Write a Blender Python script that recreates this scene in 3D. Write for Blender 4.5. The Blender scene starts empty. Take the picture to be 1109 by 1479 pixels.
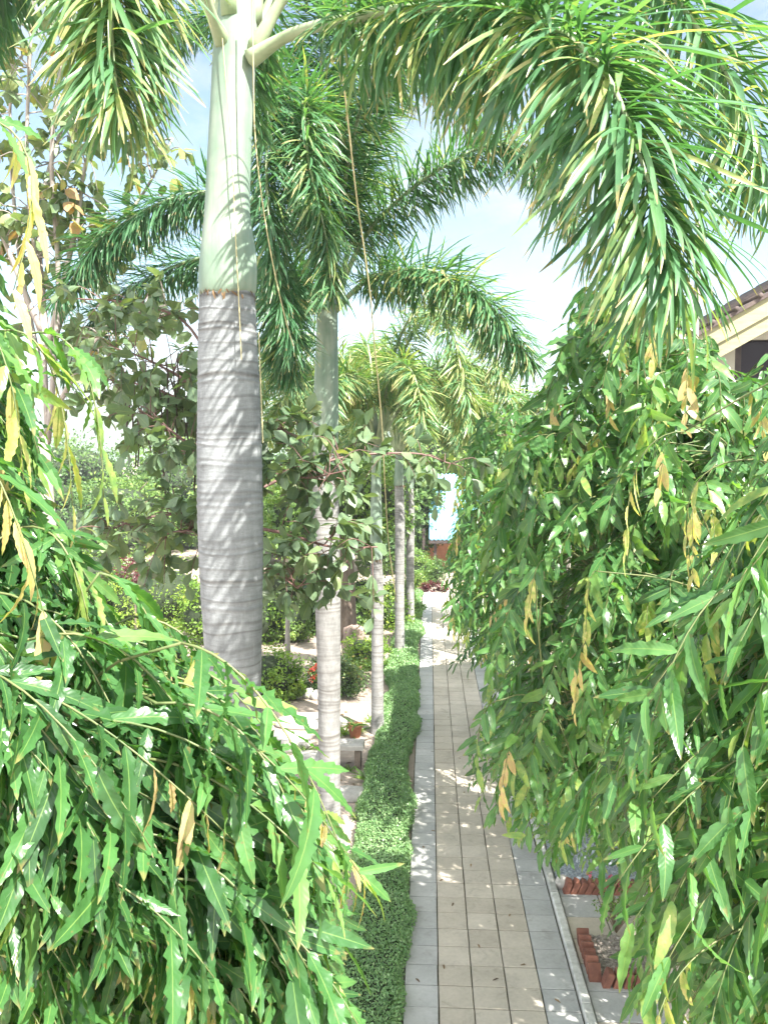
import bpy, math, random
import numpy as np
from mathutils import Euler, Vector
rng = np.random.default_rng(7); random.seed(7)
S = bpy.context.scene; COL = S.collection
H = 4.75; F = 1220.0; CX, CY = 554.5, 739.5
UP = np.array([0, 0, 1.0])
# ------------------------------------------------------------------ camera
YAW = math.atan(65 / F); PITCH = math.atan(85 / F)
EUL = Euler((math.pi / 2 - PITCH, 0, YAW), 'XYZ')
RM = np.array(EUL.to_matrix())
cd = bpy.data.cameras.new('camera'); cam = bpy.data.objects.new('camera', cd); COL.objects.link(cam)
cam.location = (0, 0, H); cam.rotation_euler = EUL
cd.sensor_fit = 'VERTICAL'; cd.sensor_height = 36; cd.lens = F / 1479 * 36
cd.clip_start = 0.05; cd.clip_end = 3000
S.camera = cam
def P(px, py, d):                                  # photo pixel at forward distance d -> place in the garden
    r = RM @ np.array([(px - CX) / F, -(py - CY) / F, -1.0])
    return np.array([0, 0, H]) + r * (d / r[1])
def proj(p):
    q = (np.atleast_2d(p) - np.array([0, 0, H])) @ RM
    z = np.minimum(q[:, 2], -1e-3)
    return np.stack([CX - q[:, 0] / z * F, CY + q[:, 1] / z * F], 1)
def G(px, py):                                     # photo pixel on the ground plane
    r = RM @ np.array([(px - CX) / F, -(py - CY) / F, -1.0])
    return np.array([0, 0, H]) + r * (-H / r[2])
def inpoly(q, poly):
    x, y = q[:, 0], q[:, 1]; ins = np.zeros(len(q), bool); n = len(poly); j = n - 1
    for i in range(n):
        xi, yi = poly[i]; xj, yj = poly[j]
        c = ((yi > y) != (yj > y)) & (x < (xj - xi) * (y - yi) / (yj - yi + 1e-9) + xi)
        ins ^= c; j = i
    return ins
def nz(v):
    v = np.asarray(v, float); return v / (np.linalg.norm(v, axis=-1, keepdims=True) + 1e-12)
def catmull(pts, n):
    p = np.asarray(pts, float)
    if len(p) == 2: return p[0] + (p[1] - p[0]) * np.linspace(0, 1, n)[:, None]
    e = np.vstack([2 * p[0] - p[1], p, 2 * p[-1] - p[-2]]); m = len(p) - 1
    t = np.linspace(0, m, n); i = np.minimum(t.astype(int), m - 1); f = (t - i)[:, None]
    a, b, c, d = e[i], e[i + 1], e[i + 2], e[i + 3]
    return .5 * (2 * b + (c - a) * f + (2 * a - 5 * b + 4 * c - d) * f ** 2 + (3 * b - a - 3 * c + d) * f ** 3)
# ------------------------------------------------------------------ mesh builder
class MB:
    def __init__(s): s.v = []; s.q = []; s.uv = []; s.r = []; s.m = []; s.n = 0
    def add(s, v, q, uv=None, rnd=0.5, mat=0):
        v = np.asarray(v, float).reshape(-1, 3); q = np.asarray(q, int).reshape(-1, 4)
        s.v.append(v); s.q.append(q + s.n)
        s.uv.append(np.zeros((len(v), 2)) if uv is None else np.asarray(uv, float).reshape(-1, 2))
        s.r.append(np.broadcast_to(np.asarray(rnd, float), (len(v),)))
        s.m.append(np.full(len(q), mat)); s.n += len(v)
    def build(s, name, mats, parent=None, smooth=True):
        V = np.concatenate(s.v); Q = np.concatenate(s.q); UV = np.concatenate(s.uv); R = np.concatenate(s.r); M = np.concatenate(s.m)
        if parent is not None: V = V - np.array(wloc(parent))
        me = bpy.data.meshes.new(name)
        me.vertices.add(len(V)); me.vertices.foreach_set('co', V.astype('f').ravel())
        me.loops.add(Q.size); me.loops.foreach_set('vertex_index', Q.astype('i').ravel())
        me.polygons.add(len(Q)); me.polygons.foreach_set('loop_start', np.arange(0, Q.size, 4, dtype='i'))
        me.polygons.foreach_set('loop_total', np.full(len(Q), 4, 'i'))
        me.polygons.foreach_set('material_index', M.astype('i'))
        me.polygons.foreach_set('use_smooth', np.full(len(Q), smooth))
        l = me.uv_layers.new(name='UVMap'); l.data.foreach_set('uv', UV[Q.ravel()].astype('f').ravel())
        a = me.attributes.new('rnd', 'FLOAT', 'POINT'); a.data.foreach_set('value', R.astype('f'))
        me.update(calc_edges=True); me.validate()
        for m in (mats if isinstance(mats, (list, tuple)) else [mats]): me.materials.append(m)
        o = bpy.data.objects.new(name, me); COL.objects.link(o)
        if parent is not None: o.parent = parent
        return o
def wloc(o):
    v = Vector(o.location)
    while o.parent: o = o.parent; v = v + Vector(o.location)
    return v
def tag(o, label, cat, group=None, kind=None):
    o['label'] = label; o['category'] = cat
    if group: o['group'] = group
    if kind: o['kind'] = kind
    return o
def thing(name, label, cat, loc, group=None):
    o = bpy.data.objects.new(name, None); COL.objects.link(o); o.location = tuple(float(c) for c in loc)
    o.empty_display_size = .1
    return tag(o, label, cat, group)
def struct(o): o['kind'] = 'structure'; return o
def tube(mb, pts, rad, ns=8, mat=0, rnd=.5, cap=True):
    p = np.asarray(pts, float); n = len(p); rad = np.broadcast_to(np.asarray(rad, float), (n,)).copy()
    if cap:
        p = np.vstack([p[:1], p, p[-1:]]); rad = np.concatenate([[1e-4], rad, [1e-4]]); n += 2
    t = np.gradient(p, axis=0); t[0] = p[min(2, n - 1)] - p[0]; t[-1] = p[-1] - p[max(-3, -n)]; t = nz(t)
    ref = np.array([1.0, 0, 0]) if abs(t[:, 0]).max() < .8 else (np.array([0, 1.0, 0]) if abs(t[:, 1]).max() < .85 else np.array([.3, .5, .81]))
    a = nz(np.cross(t, ref)); b = np.cross(t, a)
    th = np.linspace(0, 2 * math.pi, ns + 1)
    ring = a[:, None] * np.cos(th)[None, :, None] + b[:, None] * np.sin(th)[None, :, None]
    V = p[:, None] + ring * rad[:, None, None]
    L = np.concatenate([[0], np.cumsum(np.linalg.norm(np.diff(p, axis=0), axis=1))])
    uv = np.stack(np.broadcast_arrays(th[None] / 6.2832, L[:, None]), -1)
    i = np.arange(n - 1)[:, None] * (ns + 1) + np.arange(ns)[None]
    q = np.stack([i, i + 1, i + ns + 2, i + ns + 1], -1)
    mb.add(V, q, uv, rnd, mat)
def box(mb, c, s, rot=None, bev=0.0, mat=0, rnd=.5):
    """box with bevelled vertical and top edges (chamfer)"""
    c = np.asarray(c, float); h = np.asarray(s, float) / 2
    def rect(x, y, z): return [(-x, -y, z), (x, -y, z), (x, y, z), (-x, y, z)]
    b = bev
    rings = [rect(h[0], h[1], -h[2])] + ([rect(h[0], h[1], h[2] - b), rect(h[0] - b, h[1] - b, h[2])] if b else [rect(h[0], h[1], h[2])])
    v = np.array([p for r in rings for p in r]); q = []
    for k in range(len(rings) - 1):
        for j in range(4): q.append((k * 4 + j, k * 4 + (j + 1) % 4, k * 4 + 4 + (j + 1) % 4, k * 4 + 4 + j))
    t = (len(rings) - 1) * 4; q.append((t, t + 1, t + 2, t + 3)); q.append((3, 2, 1, 0))
    # unshared vertices so that edges stay crisp
    q = np.array(q); v2 = v[q.ravel()]
    if rot is not None: v2 = v2 @ np.array(rot).T
    mb.add(v2 + c, np.arange(len(v2)).reshape(-1, 4), None, rnd, mat)
def blob(mb, c, r, nu=14, nv=9, amp=.15, mat=0, rnd=.5, flat=-9, seed=0, sq=1.0):
    g = np.random.default_rng(seed); th = np.linspace(0, 2 * math.pi, nu + 1); ph = np.linspace(-math.pi / 2, math.pi / 2, nv + 1)
    d = np.stack([np.cos(ph)[:, None] * np.cos(th), np.cos(ph)[:, None] * np.sin(th), np.sin(ph)[:, None] * np.ones(nu + 1)], -1)
    d = np.sign(d) * np.abs(d) ** sq
    k = g.normal(size=(6, 3)) * 2.2; w = sum(np.sin(d @ k[i] + i * 1.7) for i in range(6)) / 6
    V = d * (1 + amp * w[..., None] * 1.6) * np.asarray(r)
    V[..., 2] = np.maximum(V[..., 2], flat)
    i = np.arange(nv)[:, None] * (nu + 1) + np.arange(nu)[None]
    mb.add(V + np.asarray(c), np.stack([i, i + 1, i + nu + 2, i + nu + 1], -1), None, rnd, mat)
# leaf outlines (width along the blade)
def pr_mast(v): return np.clip(2.15 * v ** .55 * (1 - v) ** .85, .02, 1) * 1.0
def pr_ovate(v): return np.clip(np.sin(math.pi * np.clip(v, 0, 1) ** .85) ** .8, .03, 1)
def pr_obov(v): return np.clip(np.sin(math.pi * np.clip(v, 0, 1) ** 1.35) ** .75, .05, 1)
def pr_palm(v): return np.interp(v, [0, .08, .3, .65, .85, .95, 1], [.3, .6, .9, 1, .75, .45, .12])
def leaves(mb, pos, dr, nr, L, W, prof, nv=2, nu=2, mat=0, rnd=.5, bend=.4, fold=.15, wav=0., wk=6):
    pos = np.asarray(pos, float); N = len(pos)
    if N == 0: return
    d = nz(dr); s = nz(np.cross(d, nr)); n = np.cross(s, d)
    L = np.broadcast_to(L, (N,)); W = np.broadcast_to(W, (N,)); bend = np.maximum(np.broadcast_to(bend, (N,)), 1e-3)
    v = np.linspace(0, 1, nv + 1); u = np.linspace(-1, 1, nu + 1)
    w = prof(v)[None] * W[:, None] / 2
    a = bend[:, None] * v[None]; Y = np.sin(a) / bend[:, None] * L[:, None]; Z = -(1 - np.cos(a)) / bend[:, None] * L[:, None]
    X = w[:, :, None] * u[None, None]
    zo = fold * np.abs(X)
    if np.max(wav) > 0:
        ph = rng.uniform(0, 6.28, (N, 2)); wkk = wk * rng.uniform(.65, 1.3, (N, 1, 1)); wav = np.broadcast_to(wav, (N,))[:, None, None] * rng.uniform(.35, 1.3, (N, 1, 1))
        side = np.where(u[None, None] < 0, ph[:, 0][:, None, None], ph[:, 1][:, None, None])
        zo = zo + wav * w[:, :, None] * np.abs(u)[None, None] ** 1.5 * (np.sin(6.283 * wkk * v[None, :, None] + side) + .5 * np.sin(6.283 * wkk * .43 * v[None, :, None] + side * 2.3))
        X = X * (1 + .07 * np.sin(6.283 * wkk * v[None, :, None] + side + 1.2))
    twist = rng.normal(0, .25, (N, 1, 1)) * v[None, :, None]
    zo = zo + twist * X
    V = pos[:, None, None] + s[:, None, None] * X[..., None] + d[:, None, None] * Y[:, :, None, None] + n[:, None, None] * (Z[:, :, None] + zo)[..., None]
    k = (nv + 1) * (nu + 1)
    i = np.arange(nv)[:, None] * (nu + 1) + np.arange(nu)[None]
    q0 = np.stack([i, i + 1, i + nu + 2, i + nu + 1], -1).reshape(-1, 4)
    q = (np.arange(N) * k)[:, None, None] + q0[None]
    uv = np.stack(np.broadcast_arrays((u[None] + 1) / 2, v[:, None]), -1).reshape(1, k, 2)
    mb.add(V, q, np.broadcast_to(uv, (N, k, 2)), np.repeat(np.broadcast_to(rnd, (N,)), k), mat)
# ------------------------------------------------------------------ materials
def newmat(name):
    m = bpy.data.materials.new(name); m.use_nodes = True; nt = m.node_tree; nt.nodes.clear()
    return m, nt, nt.nodes, nt.links
def ramp(N, stops, inter='LINEAR'):
    r = N.new('ShaderNodeValToRGB'); e = r.color_ramp.elements; r.color_ramp.interpolation = inter
    while len(e) > 1: e.remove(e[-1])
    e[0].position = stops[0][0]; e[0].color = (*stops[0][1], 1)
    for p, c in stops[1:]:
        x = e.new(p); x.color = (*c, 1)
    return r
def math_n(N, L, op, a, b=None, c=None):
    n = N.new('ShaderNodeMath'); n.operation = op
    for k, x in enumerate((a, b, c)):
        if x is None: continue
        if isinstance(x, (int, float)): n.inputs[k].default_value = x
        else: L.new(x, n.inputs[k])
    return n.outputs[0]
def mixc(N, L, f, a, b, mode='MIX'):
    n = N.new('ShaderNodeMix'); n.data_type = 'RGBA'; n.blend_type = mode
    for k, x in ((0, f), (6, a), (7, b)):
        if isinstance(x, (int, float)): n.inputs[k].default_value = x
        elif isinstance(x, tuple): n.inputs[k].default_value = (*x, 1)
        else: L.new(x, n.inputs[k])
    return n.outputs[2]
def noise(N, L, scale, vec=None, detail=3, rough=.55, dist=0):
    n = N.new('ShaderNodeTexNoise'); n.inputs['Scale'].default_value = scale; n.inputs['Detail'].default_value = detail
    n.inputs['Roughness'].default_value = rough; n.inputs['Distortion'].default_value = dist
    if vec is not None: L.new(vec, n.inputs['Vector'])
    return n.outputs[0]
def mapping(N, L, vec, scale):
    m = N.new('ShaderNodeMapping'); m.inputs['Scale'].default_value = scale; L.new(vec, m.inputs['Vector']); return m.outputs[0]
def finish(m, N, L, col, rough=.7, bump=None, bs=.3, bd=.01, spec=.5):
    p = N.new('ShaderNodeBsdfPrincipled'); o = N.new('ShaderNodeOutputMaterial')
    if isinstance(col, tuple): p.inputs['Base Color'].default_value = (*col, 1)
    else: L.new(col, p.inputs['Base Color'])
    if isinstance(rough, (int, float)): p.inputs['Roughness'].default_value = rough
    else: L.new(rough, p.inputs['Roughness'])
    p.inputs['Specular IOR Level'].default_value = spec
    if bump is not None:
        b = N.new('ShaderNodeBump'); b.inputs['Strength'].default_value = bs; b.inputs['Distance'].default_value = bd
        L.new(bump, b.inputs['Height']); L.new(b.outputs[0], p.inputs['Normal'])
    L.new(p.outputs[0], o.inputs[0]); return m
def leaf_mat(name, stops, rough=.35, tr=.35, ttint=(1.5, 1.6, .6), rib=None, veins=0, spec=.5, var=.35, tip=0., spots=0.):
    m, nt, N, L = newmat(name)
    at = N.new('ShaderNodeAttribute'); at.attribute_name = 'rnd'
    r = ramp(N, stops)
    tc = N.new('ShaderNodeTexCoord')
    nf = noise(N, L, 14, tc.outputs['Object'], 3); nh = noise(N, L, 38, tc.outputs['Object'], 3)
    L.new(math_n(N, L, 'ADD', at.outputs['Fac'], math_n(N, L, 'MULTIPLY_ADD', nh, .3, -.15)), r.inputs[0])
    k = math_n(N, L, 'MULTIPLY_ADD', nf, var * 2, 1 - var)
    kk = N.new('ShaderNodeCombineColor'); [L.new(k, kk.inputs[i]) for i in range(3)]
    col = mixc(N, L, 1.0, r.outputs[0], kk.outputs[0], 'MULTIPLY')
    uv = N.new('ShaderNodeUVMap'); sx = N.new('ShaderNodeSeparateXYZ'); L.new(uv.outputs[0], sx.inputs[0])
    au = math_n(N, L, 'ABSOLUTE', math_n(N, L, 'SUBTRACT', sx.outputs[0], .5))
    if rib:
        f = math_n(N, L, 'SMOOTH_MIN', math_n(N, L, 'MAXIMUM', math_n(N, L, 'SUBTRACT', 1, math_n(N, L, 'MULTIPLY', au, 22.)), 0.), 1., .1)
        col = mixc(N, L, math_n(N, L, 'MULTIPLY', f, .75), col, rib)
    if tip:
        e = math_n(N, L, 'MULTIPLY_ADD', math_n(N, L, 'ADD', sx.outputs[1], math_n(N, L, 'MULTIPLY_ADD', nf, .5, -.25)), 8., -7.2)
        e = math_n(N, L, 'MINIMUM', math_n(N, L, 'MAXIMUM', e, 0.), tip); col = mixc(N, L, e, col, (.30, .22, .10))
    if spots:
        sp = ramp(N, [(.66, (0, 0, 0)), (.72, (1, 1, 1))]); L.new(noise(N, L, 75, tc.outputs['Object'], 2), sp.inputs[0])
        col = mixc(N, L, math_n(N, L, 'MULTIPLY', sp.outputs[0], spots), col, (.16, .11, .04))
    p = N.new('ShaderNodeBsdfPrincipled'); p.inputs['Roughness'].default_value = rough; p.inputs['Specular IOR Level'].default_value = spec
    L.new(col, p.inputs['Base Color'])
    if veins:
        w = math_n(N, L, 'SINE', math_n(N, L, 'MULTIPLY', math_n(N, L, 'SUBTRACT', sx.outputs[1], math_n(N, L, 'MULTIPLY', au, .22)), veins))
        b = N.new('ShaderNodeBump'); b.inputs['Strength'].default_value = .08; b.inputs['Distance'].default_value = .0015
        L.new(w, b.inputs['Height']); L.new(b.outputs[0], p.inputs['Normal'])
    t = N.new('ShaderNodeBsdfTranslucent')
    L.new(mixc(N, L, 1.0, col, ttint, 'MULTIPLY'), t.inputs[0])
    mx = N.new('ShaderNodeMixShader'); mx.inputs[0].default_value = tr
    L.new(p.outputs[0], mx.inputs[1]); L.new(t.outputs[0], mx.inputs[2])
    o = N.new('ShaderNodeOutputMaterial'); L.new(mx.outputs[0], o.inputs[0])
    return m
def simple(name, c1, c2, scale=8, rough=.7, bump=.3, bd=.01, stretch=(1, 1, 1), detail=5, spec=.4, var=True):
    m, nt, N, L = newmat(name); tc = N.new('ShaderNodeTexCoord')
    v = mapping(N, L, tc.outputs['Object'], stretch)
    n = noise(N, L, scale, v, detail, .6); r = ramp(N, [(.3, c1), (.7, c2)]); L.new(n, r.inputs[0])
    col = r.outputs[0]
    if var:
        at = N.new('ShaderNodeAttribute'); at.attribute_name = 'rnd'
        k = math_n(N, L, 'MULTIPLY_ADD', at.outputs['Fac'], .5, .75)
        kk = N.new('ShaderNodeCombineColor'); [L.new(k, kk.inputs[i]) for i in range(3)]
        col = mixc(N, L, 1.0, col, kk.outputs[0], 'MULTIPLY')
    n2 = noise(N, L, scale * 5, v, 4, .6)
    return finish(m, N, L, col, rough, n2, bump, bd, spec)
def palm_bark(name, lo, mid, hi, dens=1.0):
    m, nt, N, L = newmat(name); tc = N.new('ShaderNodeTexCoord'); ob = tc.outputs['Object']
    at = N.new('ShaderNodeAttribute'); at.attribute_name = 'rnd'           # 0 = pale internode, 1 = leaf scar
    warp = noise(N, L, 1.0, mapping(N, L, ob, (5, 5, 3)), 3, .6)
    cv = N.new('ShaderNodeCombineXYZ'); L.new(math_n(N, L, 'MULTIPLY', warp, .035), cv.inputs[2])
    va = N.new('ShaderNodeVectorMath'); L.new(ob, va.inputs[0]); L.new(cv.outputs[0], va.inputs[1])
    n1 = noise(N, L, 1.0, mapping(N, L, va.outputs[0], (7, 7, 55 * dens)), 5, .7)       # short broken rings
    n2 = noise(N, L, 1.0, mapping(N, L, ob, (7, 7, 4)), 6, .68)                          # blotches of lichen
    n3 = noise(N, L, 1.0, mapping(N, L, ob, (75, 75, 12)), 4, .65)                       # fine vertical cracks
    n4 = noise(N, L, 1.0, mapping(N, L, ob, (150, 150, 150)), 3, .6)
    f = math_n(N, L, 'ADD', math_n(N, L, 'ADD', math_n(N, L, 'MULTIPLY', n1, .28), math_n(N, L, 'MULTIPLY', n2, .46)), math_n(N, L, 'ADD', math_n(N, L, 'MULTIPLY', n3, .16), math_n(N, L, 'MULTIPLY', n4, .1)))
    r = ramp(N, [(.36, lo), (.5, mid), (.62, hi)]); L.new(f, r.inputs[0])
    sc = math_n(N, L, 'MULTIPLY', at.outputs['Fac'], math_n(N, L, 'MULTIPLY_ADD', n1, 2.0, -.3))
    sc = math_n(N, L, 'MINIMUM', math_n(N, L, 'MAXIMUM', sc, 0.), 1.)
    col = mixc(N, L, sc, r.outputs[0], (lo[0] * .5, lo[1] * .42, lo[2] * .36))
    h = math_n(N, L, 'ADD', n1, math_n(N, L, 'ADD', math_n(N, L, 'MULTIPLY', n3, .5), math_n(N, L, 'MULTIPLY', n4, .3)))
    return finish(m, N, L, col, .8, h, .32, .008, .25)
M = {}
G_MAST = [(0, (.032, .09, .03)), (.3, (.05, .14, .042)), (.6, (.085, .205, .062)), (.8, (.15, .275, .08)), (.88, (.28, .36, .1)), (.94, (.52, .47, .2)), (1, (.5, .36, .2))]
M['mast'] = leaf_mat('mast_leaf', G_MAST, .3, .38, (1.6, 1.7, .6), rib=(.22, .34, .1), veins=90, tip=.5, spots=.55, spec=.5)
M['mast_far'] = leaf_mat('mast_leaf_small', G_MAST, .32, .38, (1.6, 1.7, .6))
M['palm_leaf'] = leaf_mat('palm_leaflet', [(0, (.04, .115, .055)), (.4, (.068, .17, .078)), (.75, (.115, .23, .10)), (.9, (.22, .29, .1)), (1, (.42, .37, .19))], .34, .32, (1.5, 1.7, .6), veins=0, var=.25, tip=.85)
M['broad'] = leaf_mat('broad_leaf', [(0, (.08, .135, .075)), (.5, (.13, .2, .11)), (.8, (.2, .26, .12)), (.93, (.34, .34, .12)), (1, (.38, .23, .12))], .4, .3, (1.5, 1.5, .5), rib=(.2, .26, .12))
M['lime'] = leaf_mat('lime_shrub_leaf', [(0, (.07, .15, .02)), (.5, (.14, .25, .03)), (1, (.28, .36, .05))], .45, .35)
M['hedge'] = leaf_mat('hedge_leaf', [(0, (.12, .25, .10)), (.5, (.20, .34, .15)), (1, (.30, .41, .20))], .4, .3)
M['dark'] = leaf_mat('dark_tree_leaf', [(0, (.035, .085, .025)), (.5, (.07, .14, .04)), (1, (.14, .22, .055))], .45, .3)
M['green'] = leaf_mat('green_tree_leaf', [(0, (.06, .13, .03)), (.5, (.12, .22, .05)), (1, (.25, .34, .08))], .45, .35)
M['red'] = leaf_mat('red_leaf', [(0, (.05, .012, .014)), (1, (.13, .03, .035))], .4, .3, (1.4, 1, 1))
M['ixora'] = leaf_mat('ixora_leaf', [(0, (.03, .075, .02)), (.7, (.07, .13, .03)), (.9, (.16, .2, .04)), (1, (.2, .07, .03))], .4, .3)
M['flower'] = leaf_mat('red_petal', [(0, (.35, .03, .02)), (1, (.5, .1, .05))], .5, .3, (1, 1, 1))
M['pink'] = leaf_mat('pink_petal', [(0, (.55, .07, .14)), (1, (.7, .2, .28))], .5, .3, (1, 1, 1))
M['dry'] = leaf_mat('dry_leaf', [(0, (.08, .05, .03)), (1, (.25, .16, .08))], .7, .1)
M['bark1'] = palm_bark('ringed_palm_bark', (.12, .13, .135), (.205, .222, .232), (.29, .31, .325))
M['bark2'] = palm_bark('far_palm_bark', (.13, .13, .128), (.225, .225, .222), (.31, .31, .305), .7)
def shaft_mat():
    m, nt, N, L = newmat('pale_green_crownshaft'); tc = N.new('ShaderNodeTexCoord')
    v = mapping(N, L, tc.outputs['Object'], (14, 14, 1.2)); n = noise(N, L, 1, v, 5, .6)
    v2 = mapping(N, L, tc.outputs['Object'], (3, 3, 3)); n2 = noise(N, L, 1, v2, 4, .6)
    r = ramp(N, [(.36, (.13, .20, .145)), (.5, (.19, .265, .205)), (.62, (.28, .335, .27))])
    L.new(math_n(N, L, 'ADD', math_n(N, L, 'MULTIPLY', n, .5), math_n(N, L, 'MULTIPLY', n2, .5)), r.inputs[0])
    at = N.new('ShaderNodeAttribute'); at.attribute_name = 'rnd'
    st = math_n(N, L, 'MINIMUM', math_n(N, L, 'MULTIPLY', at.outputs['Fac'], math_n(N, L, 'MULTIPLY', n2, 1.5)), 1.)
    col = mixc(N, L, st, r.outputs[0], (.2, .15, .09))
    sp = ramp(N, [(.6, (0, 0, 0)), (.7, (1, 1, 1))]); L.new(noise(N, L, 45, tc.outputs['Object'], 4), sp.inputs[0])
    col = mixc(N, L, math_n(N, L, 'MULTIPLY', sp.outputs[0], .3), col, (.24, .22, .15))
    return finish(m, N, L, col, .45, n, .12, .004, .35)
M['shaft'] = shaft_mat()
M['rachis'] = simple('palm_rachis', (.2, .27, .15), (.34, .4, .26), 6, .5, .1)
M['twig'] = simple('twig_bark', (.13, .09, .06), (.28, .22, .15), 20, .7, .3)
M['green_twig'] = simple('green_twig', (.06, .1, .03), (.16, .17, .07), 12, .55, .15)
M['redtwig'] = simple('reddish_twig_bark', (.11, .055, .05), (.21, .13, .115), 14, .6, .3)
M['bark'] = simple('rough_bark', (.08, .06, .045), (.2, .16, .13), 9, .9, .8, .02, (1, 1, .3))
M['greybark'] = simple('grey_bark', (.24, .21, .19), (.4, .37, .34), 9, .85, .5, .02, (1, 1, .3))
M['pod'] = simple('dark_pod', (.025, .016, .014), (.06, .04, .03), 10, .6, .2)
M['sand'] = None
M['stone'] = simple('white_stone', (.3, .285, .26), (.48, .46, .43), 7, .85, .4, .02)
M['brick'] = simple('red_brick', (.14, .055, .04), (.27, .115, .075), 12, .85, .5, .01)
M['kerb'] = simple('pale_concrete', (.33, .33, .31), (.55, .55, .52), 12, .85, .4, .008)
M['terracotta'] = simple('terracotta', (.36, .14, .08), (.5, .23, .14), 10, .8, .2)
M['cream'] = simple('cream_wall', (.42, .4, .33), (.48, .45, .38), 3, .85, .1)
M['olive'] = simple('olive_board', (.24, .23, .13), (.34, .32, .2), 5, .7, .2, .01, (1, 1, 6))
M['roof'] = simple('dark_roof_tile', (.05, .04, .04), (.12, .09, .08), 6, .8, .4)
M['darkwood'] = simple('dark_wood', (.025, .02, .02), (.06, .045, .04), 8, .7, .3)
M['cord'] = simple('pale_cord', (.42, .38, .2), (.6, .54, .32), 30, .8, .2)
M['blue_metal'] = simple('pale_blue_sheet', (.16, .42, .6), (.22, .5, .68), 2, .45, .05)
M['orange_wall'] = simple('orange_brick_wall', (.38, .15, .08), (.5, .24, .14), 6, .85, .4)
M['stump'] = simple('pale_stump_bark', (.22, .15, .12), (.46, .36, .31), 10, .9, 1.0, .04, (1, 1, .4))
M['core'] = simple('dark_core', (.012, .022, .01), (.03, .045, .018), 12, .9, .3)  # solid near-black core, painting the shade inside hedge and shrubs
m_, nt_, N_, L_ = newmat('window_dark_glass'); M['glass'] = finish(m_, N_, L_, (.012, .008, .014), .25, spec=.15)
def ground_mat():
    m, nt, N, L = newmat('sandy_ground'); tc = N.new('ShaderNodeTexCoord'); v = tc.outputs['Object']
    a = noise(N, L, .5, v, 5, .6); b = noise(N, L, 9, v, 5, .65); c = noise(N, L, 120, v, 3, .6)
    r = ramp(N, [(.3, (.25, .20, .165)), (.55, (.36, .30, .255)), (.75, (.44, .38, .33))])
    L.new(math_n(N, L, 'ADD', math_n(N, L, 'MULTIPLY', a, .55), math_n(N, L, 'MULTIPLY', b, .45)), r.inputs[0])
    spk = ramp(N, [(.62, (0, 0, 0)), (.72, (1, 1, 1))]); L.new(c, spk.inputs[0])
    col = mixc(N, L, math_n(N, L, 'MULTIPLY', spk.outputs[0], .5), r.outputs[0], (.22, .17, .13))
    return finish(m, N, L, col, .95, math_n(N, L, 'ADD', b, c), .5, .02, .2)
M['sand'] = ground_mat()
def tile_mat(name, c1, c2):
    m, nt, N, L = newmat(name); tc = N.new('ShaderNodeTexCoord'); v = tc.outputs['Object']
    at = N.new('ShaderNodeAttribute'); at.attribute_name = 'rnd'
    r = ramp(N, [(0, c1), (1, c2)]); L.new(at.outputs['Fac'], r.inputs[0])
    a = noise(N, L, 2.2, v, 5, .65); b = noise(N, L, 26, v, 5, .7); c = noise(N, L, 260, v, 2, .6)
    k = math_n(N, L, 'ADD', math_n(N, L, 'MULTIPLY', a, .7), math_n(N, L, 'ADD', math_n(N, L, 'MULTIPLY', b, .4), .45))
    kk = N.new('ShaderNodeCombineColor'); [L.new(k, kk.inputs[i]) for i in range(3)]
    col = mixc(N, L, 1., r.outputs[0], kk.outputs[0], 'MULTIPLY')
    st = ramp(N, [(.55, (0, 0, 0)), (.75, (1, 1, 1))]); L.new(noise(N, L, 5, v, 6, .7, .5), st.inputs[0])
    col = mixc(N, L, math_n(N, L, 'MULTIPLY', st.outputs[0], .5), col, (.17, .155, .125))
    return finish(m, N, L, col, .8, math_n(N, L, 'ADD', b, c), .25, .004, .35)
M['tan'] = tile_mat('tan_paver', (.42, .375, .31), (.5, .45, .38))
M['grey'] = tile_mat('grey_paver', (.34, .345, .34), (.42, .42, .41))
M['grout'] = simple('dark_joint', (.05, .065, .03), (.16, .135, .1), 15, .95, .4)
M['gravel'] = simple('blue_grey_gravel', (.2, .23, .27), (.42, .46, .5), 40, .8, .5)
M['pebble'] = simple('mixed_pebble', (.16, .13, .11), (.42, .38, .34), 30, .8, .3)
M['hill'] = simple('far_wooded_hill', (.05, .09, .05), (.09, .13, .08), .05, .95, .3)
# ------------------------------------------------------------------ light
SUN = nz(np.array([.53, -.595, .97]))
elev = math.asin(SUN[2]); azim = math.atan2(SUN[0], SUN[1])
W = bpy.data.worlds.new('World'); S.world = W; W.use_nodes = True; nt = W.node_tree; N, L = nt.nodes, nt.links; N.clear()
sky = N.new('ShaderNodeTexSky'); sky.sky_type = 'NISHITA'; sky.sun_disc = False; sky.sun_elevation = elev; sky.sun_rotation = azim
sky.air_density = 1.0; sky.dust_density = .4; sky.ozone_density = 1.2
tc = N.new('ShaderNodeTexCoord')
mp = mapping(N, L, tc.outputs['Generated'], (1.0, 1.0, 2.3))
c1 = noise(N, L, 2.6, mp, 8, .62, .3)
sp = N.new('ShaderNodeSeparateXYZ'); L.new(tc.outputs['Generated'], sp.inputs[0])
back = math_n(N, L, 'MINIMUM', math_n(N, L, 'MAXIMUM', math_n(N, L, 'MULTIPLY_ADD', math_n(N, L, 'SUBTRACT', math_n(N, L, 'MULTIPLY', sp.outputs[2], .9), sp.outputs[1]), 1.2, .25), 0.), 1.)   # brighter unseen cloud added overhead and behind the camera to fill the shade
rp = ramp(N, [(.47, (0, 0, 0)), (.68, (1, 1, 1))]); L.new(math_n(N, L, 'MULTIPLY_ADD', back, .16, math_n(N, L, 'SUBTRACT', c1, .05)), rp.inputs[0])
cc = mixc(N, L, back, (1.55, 1.55, 1.55), (6.6, 6.5, 6.3))
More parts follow.
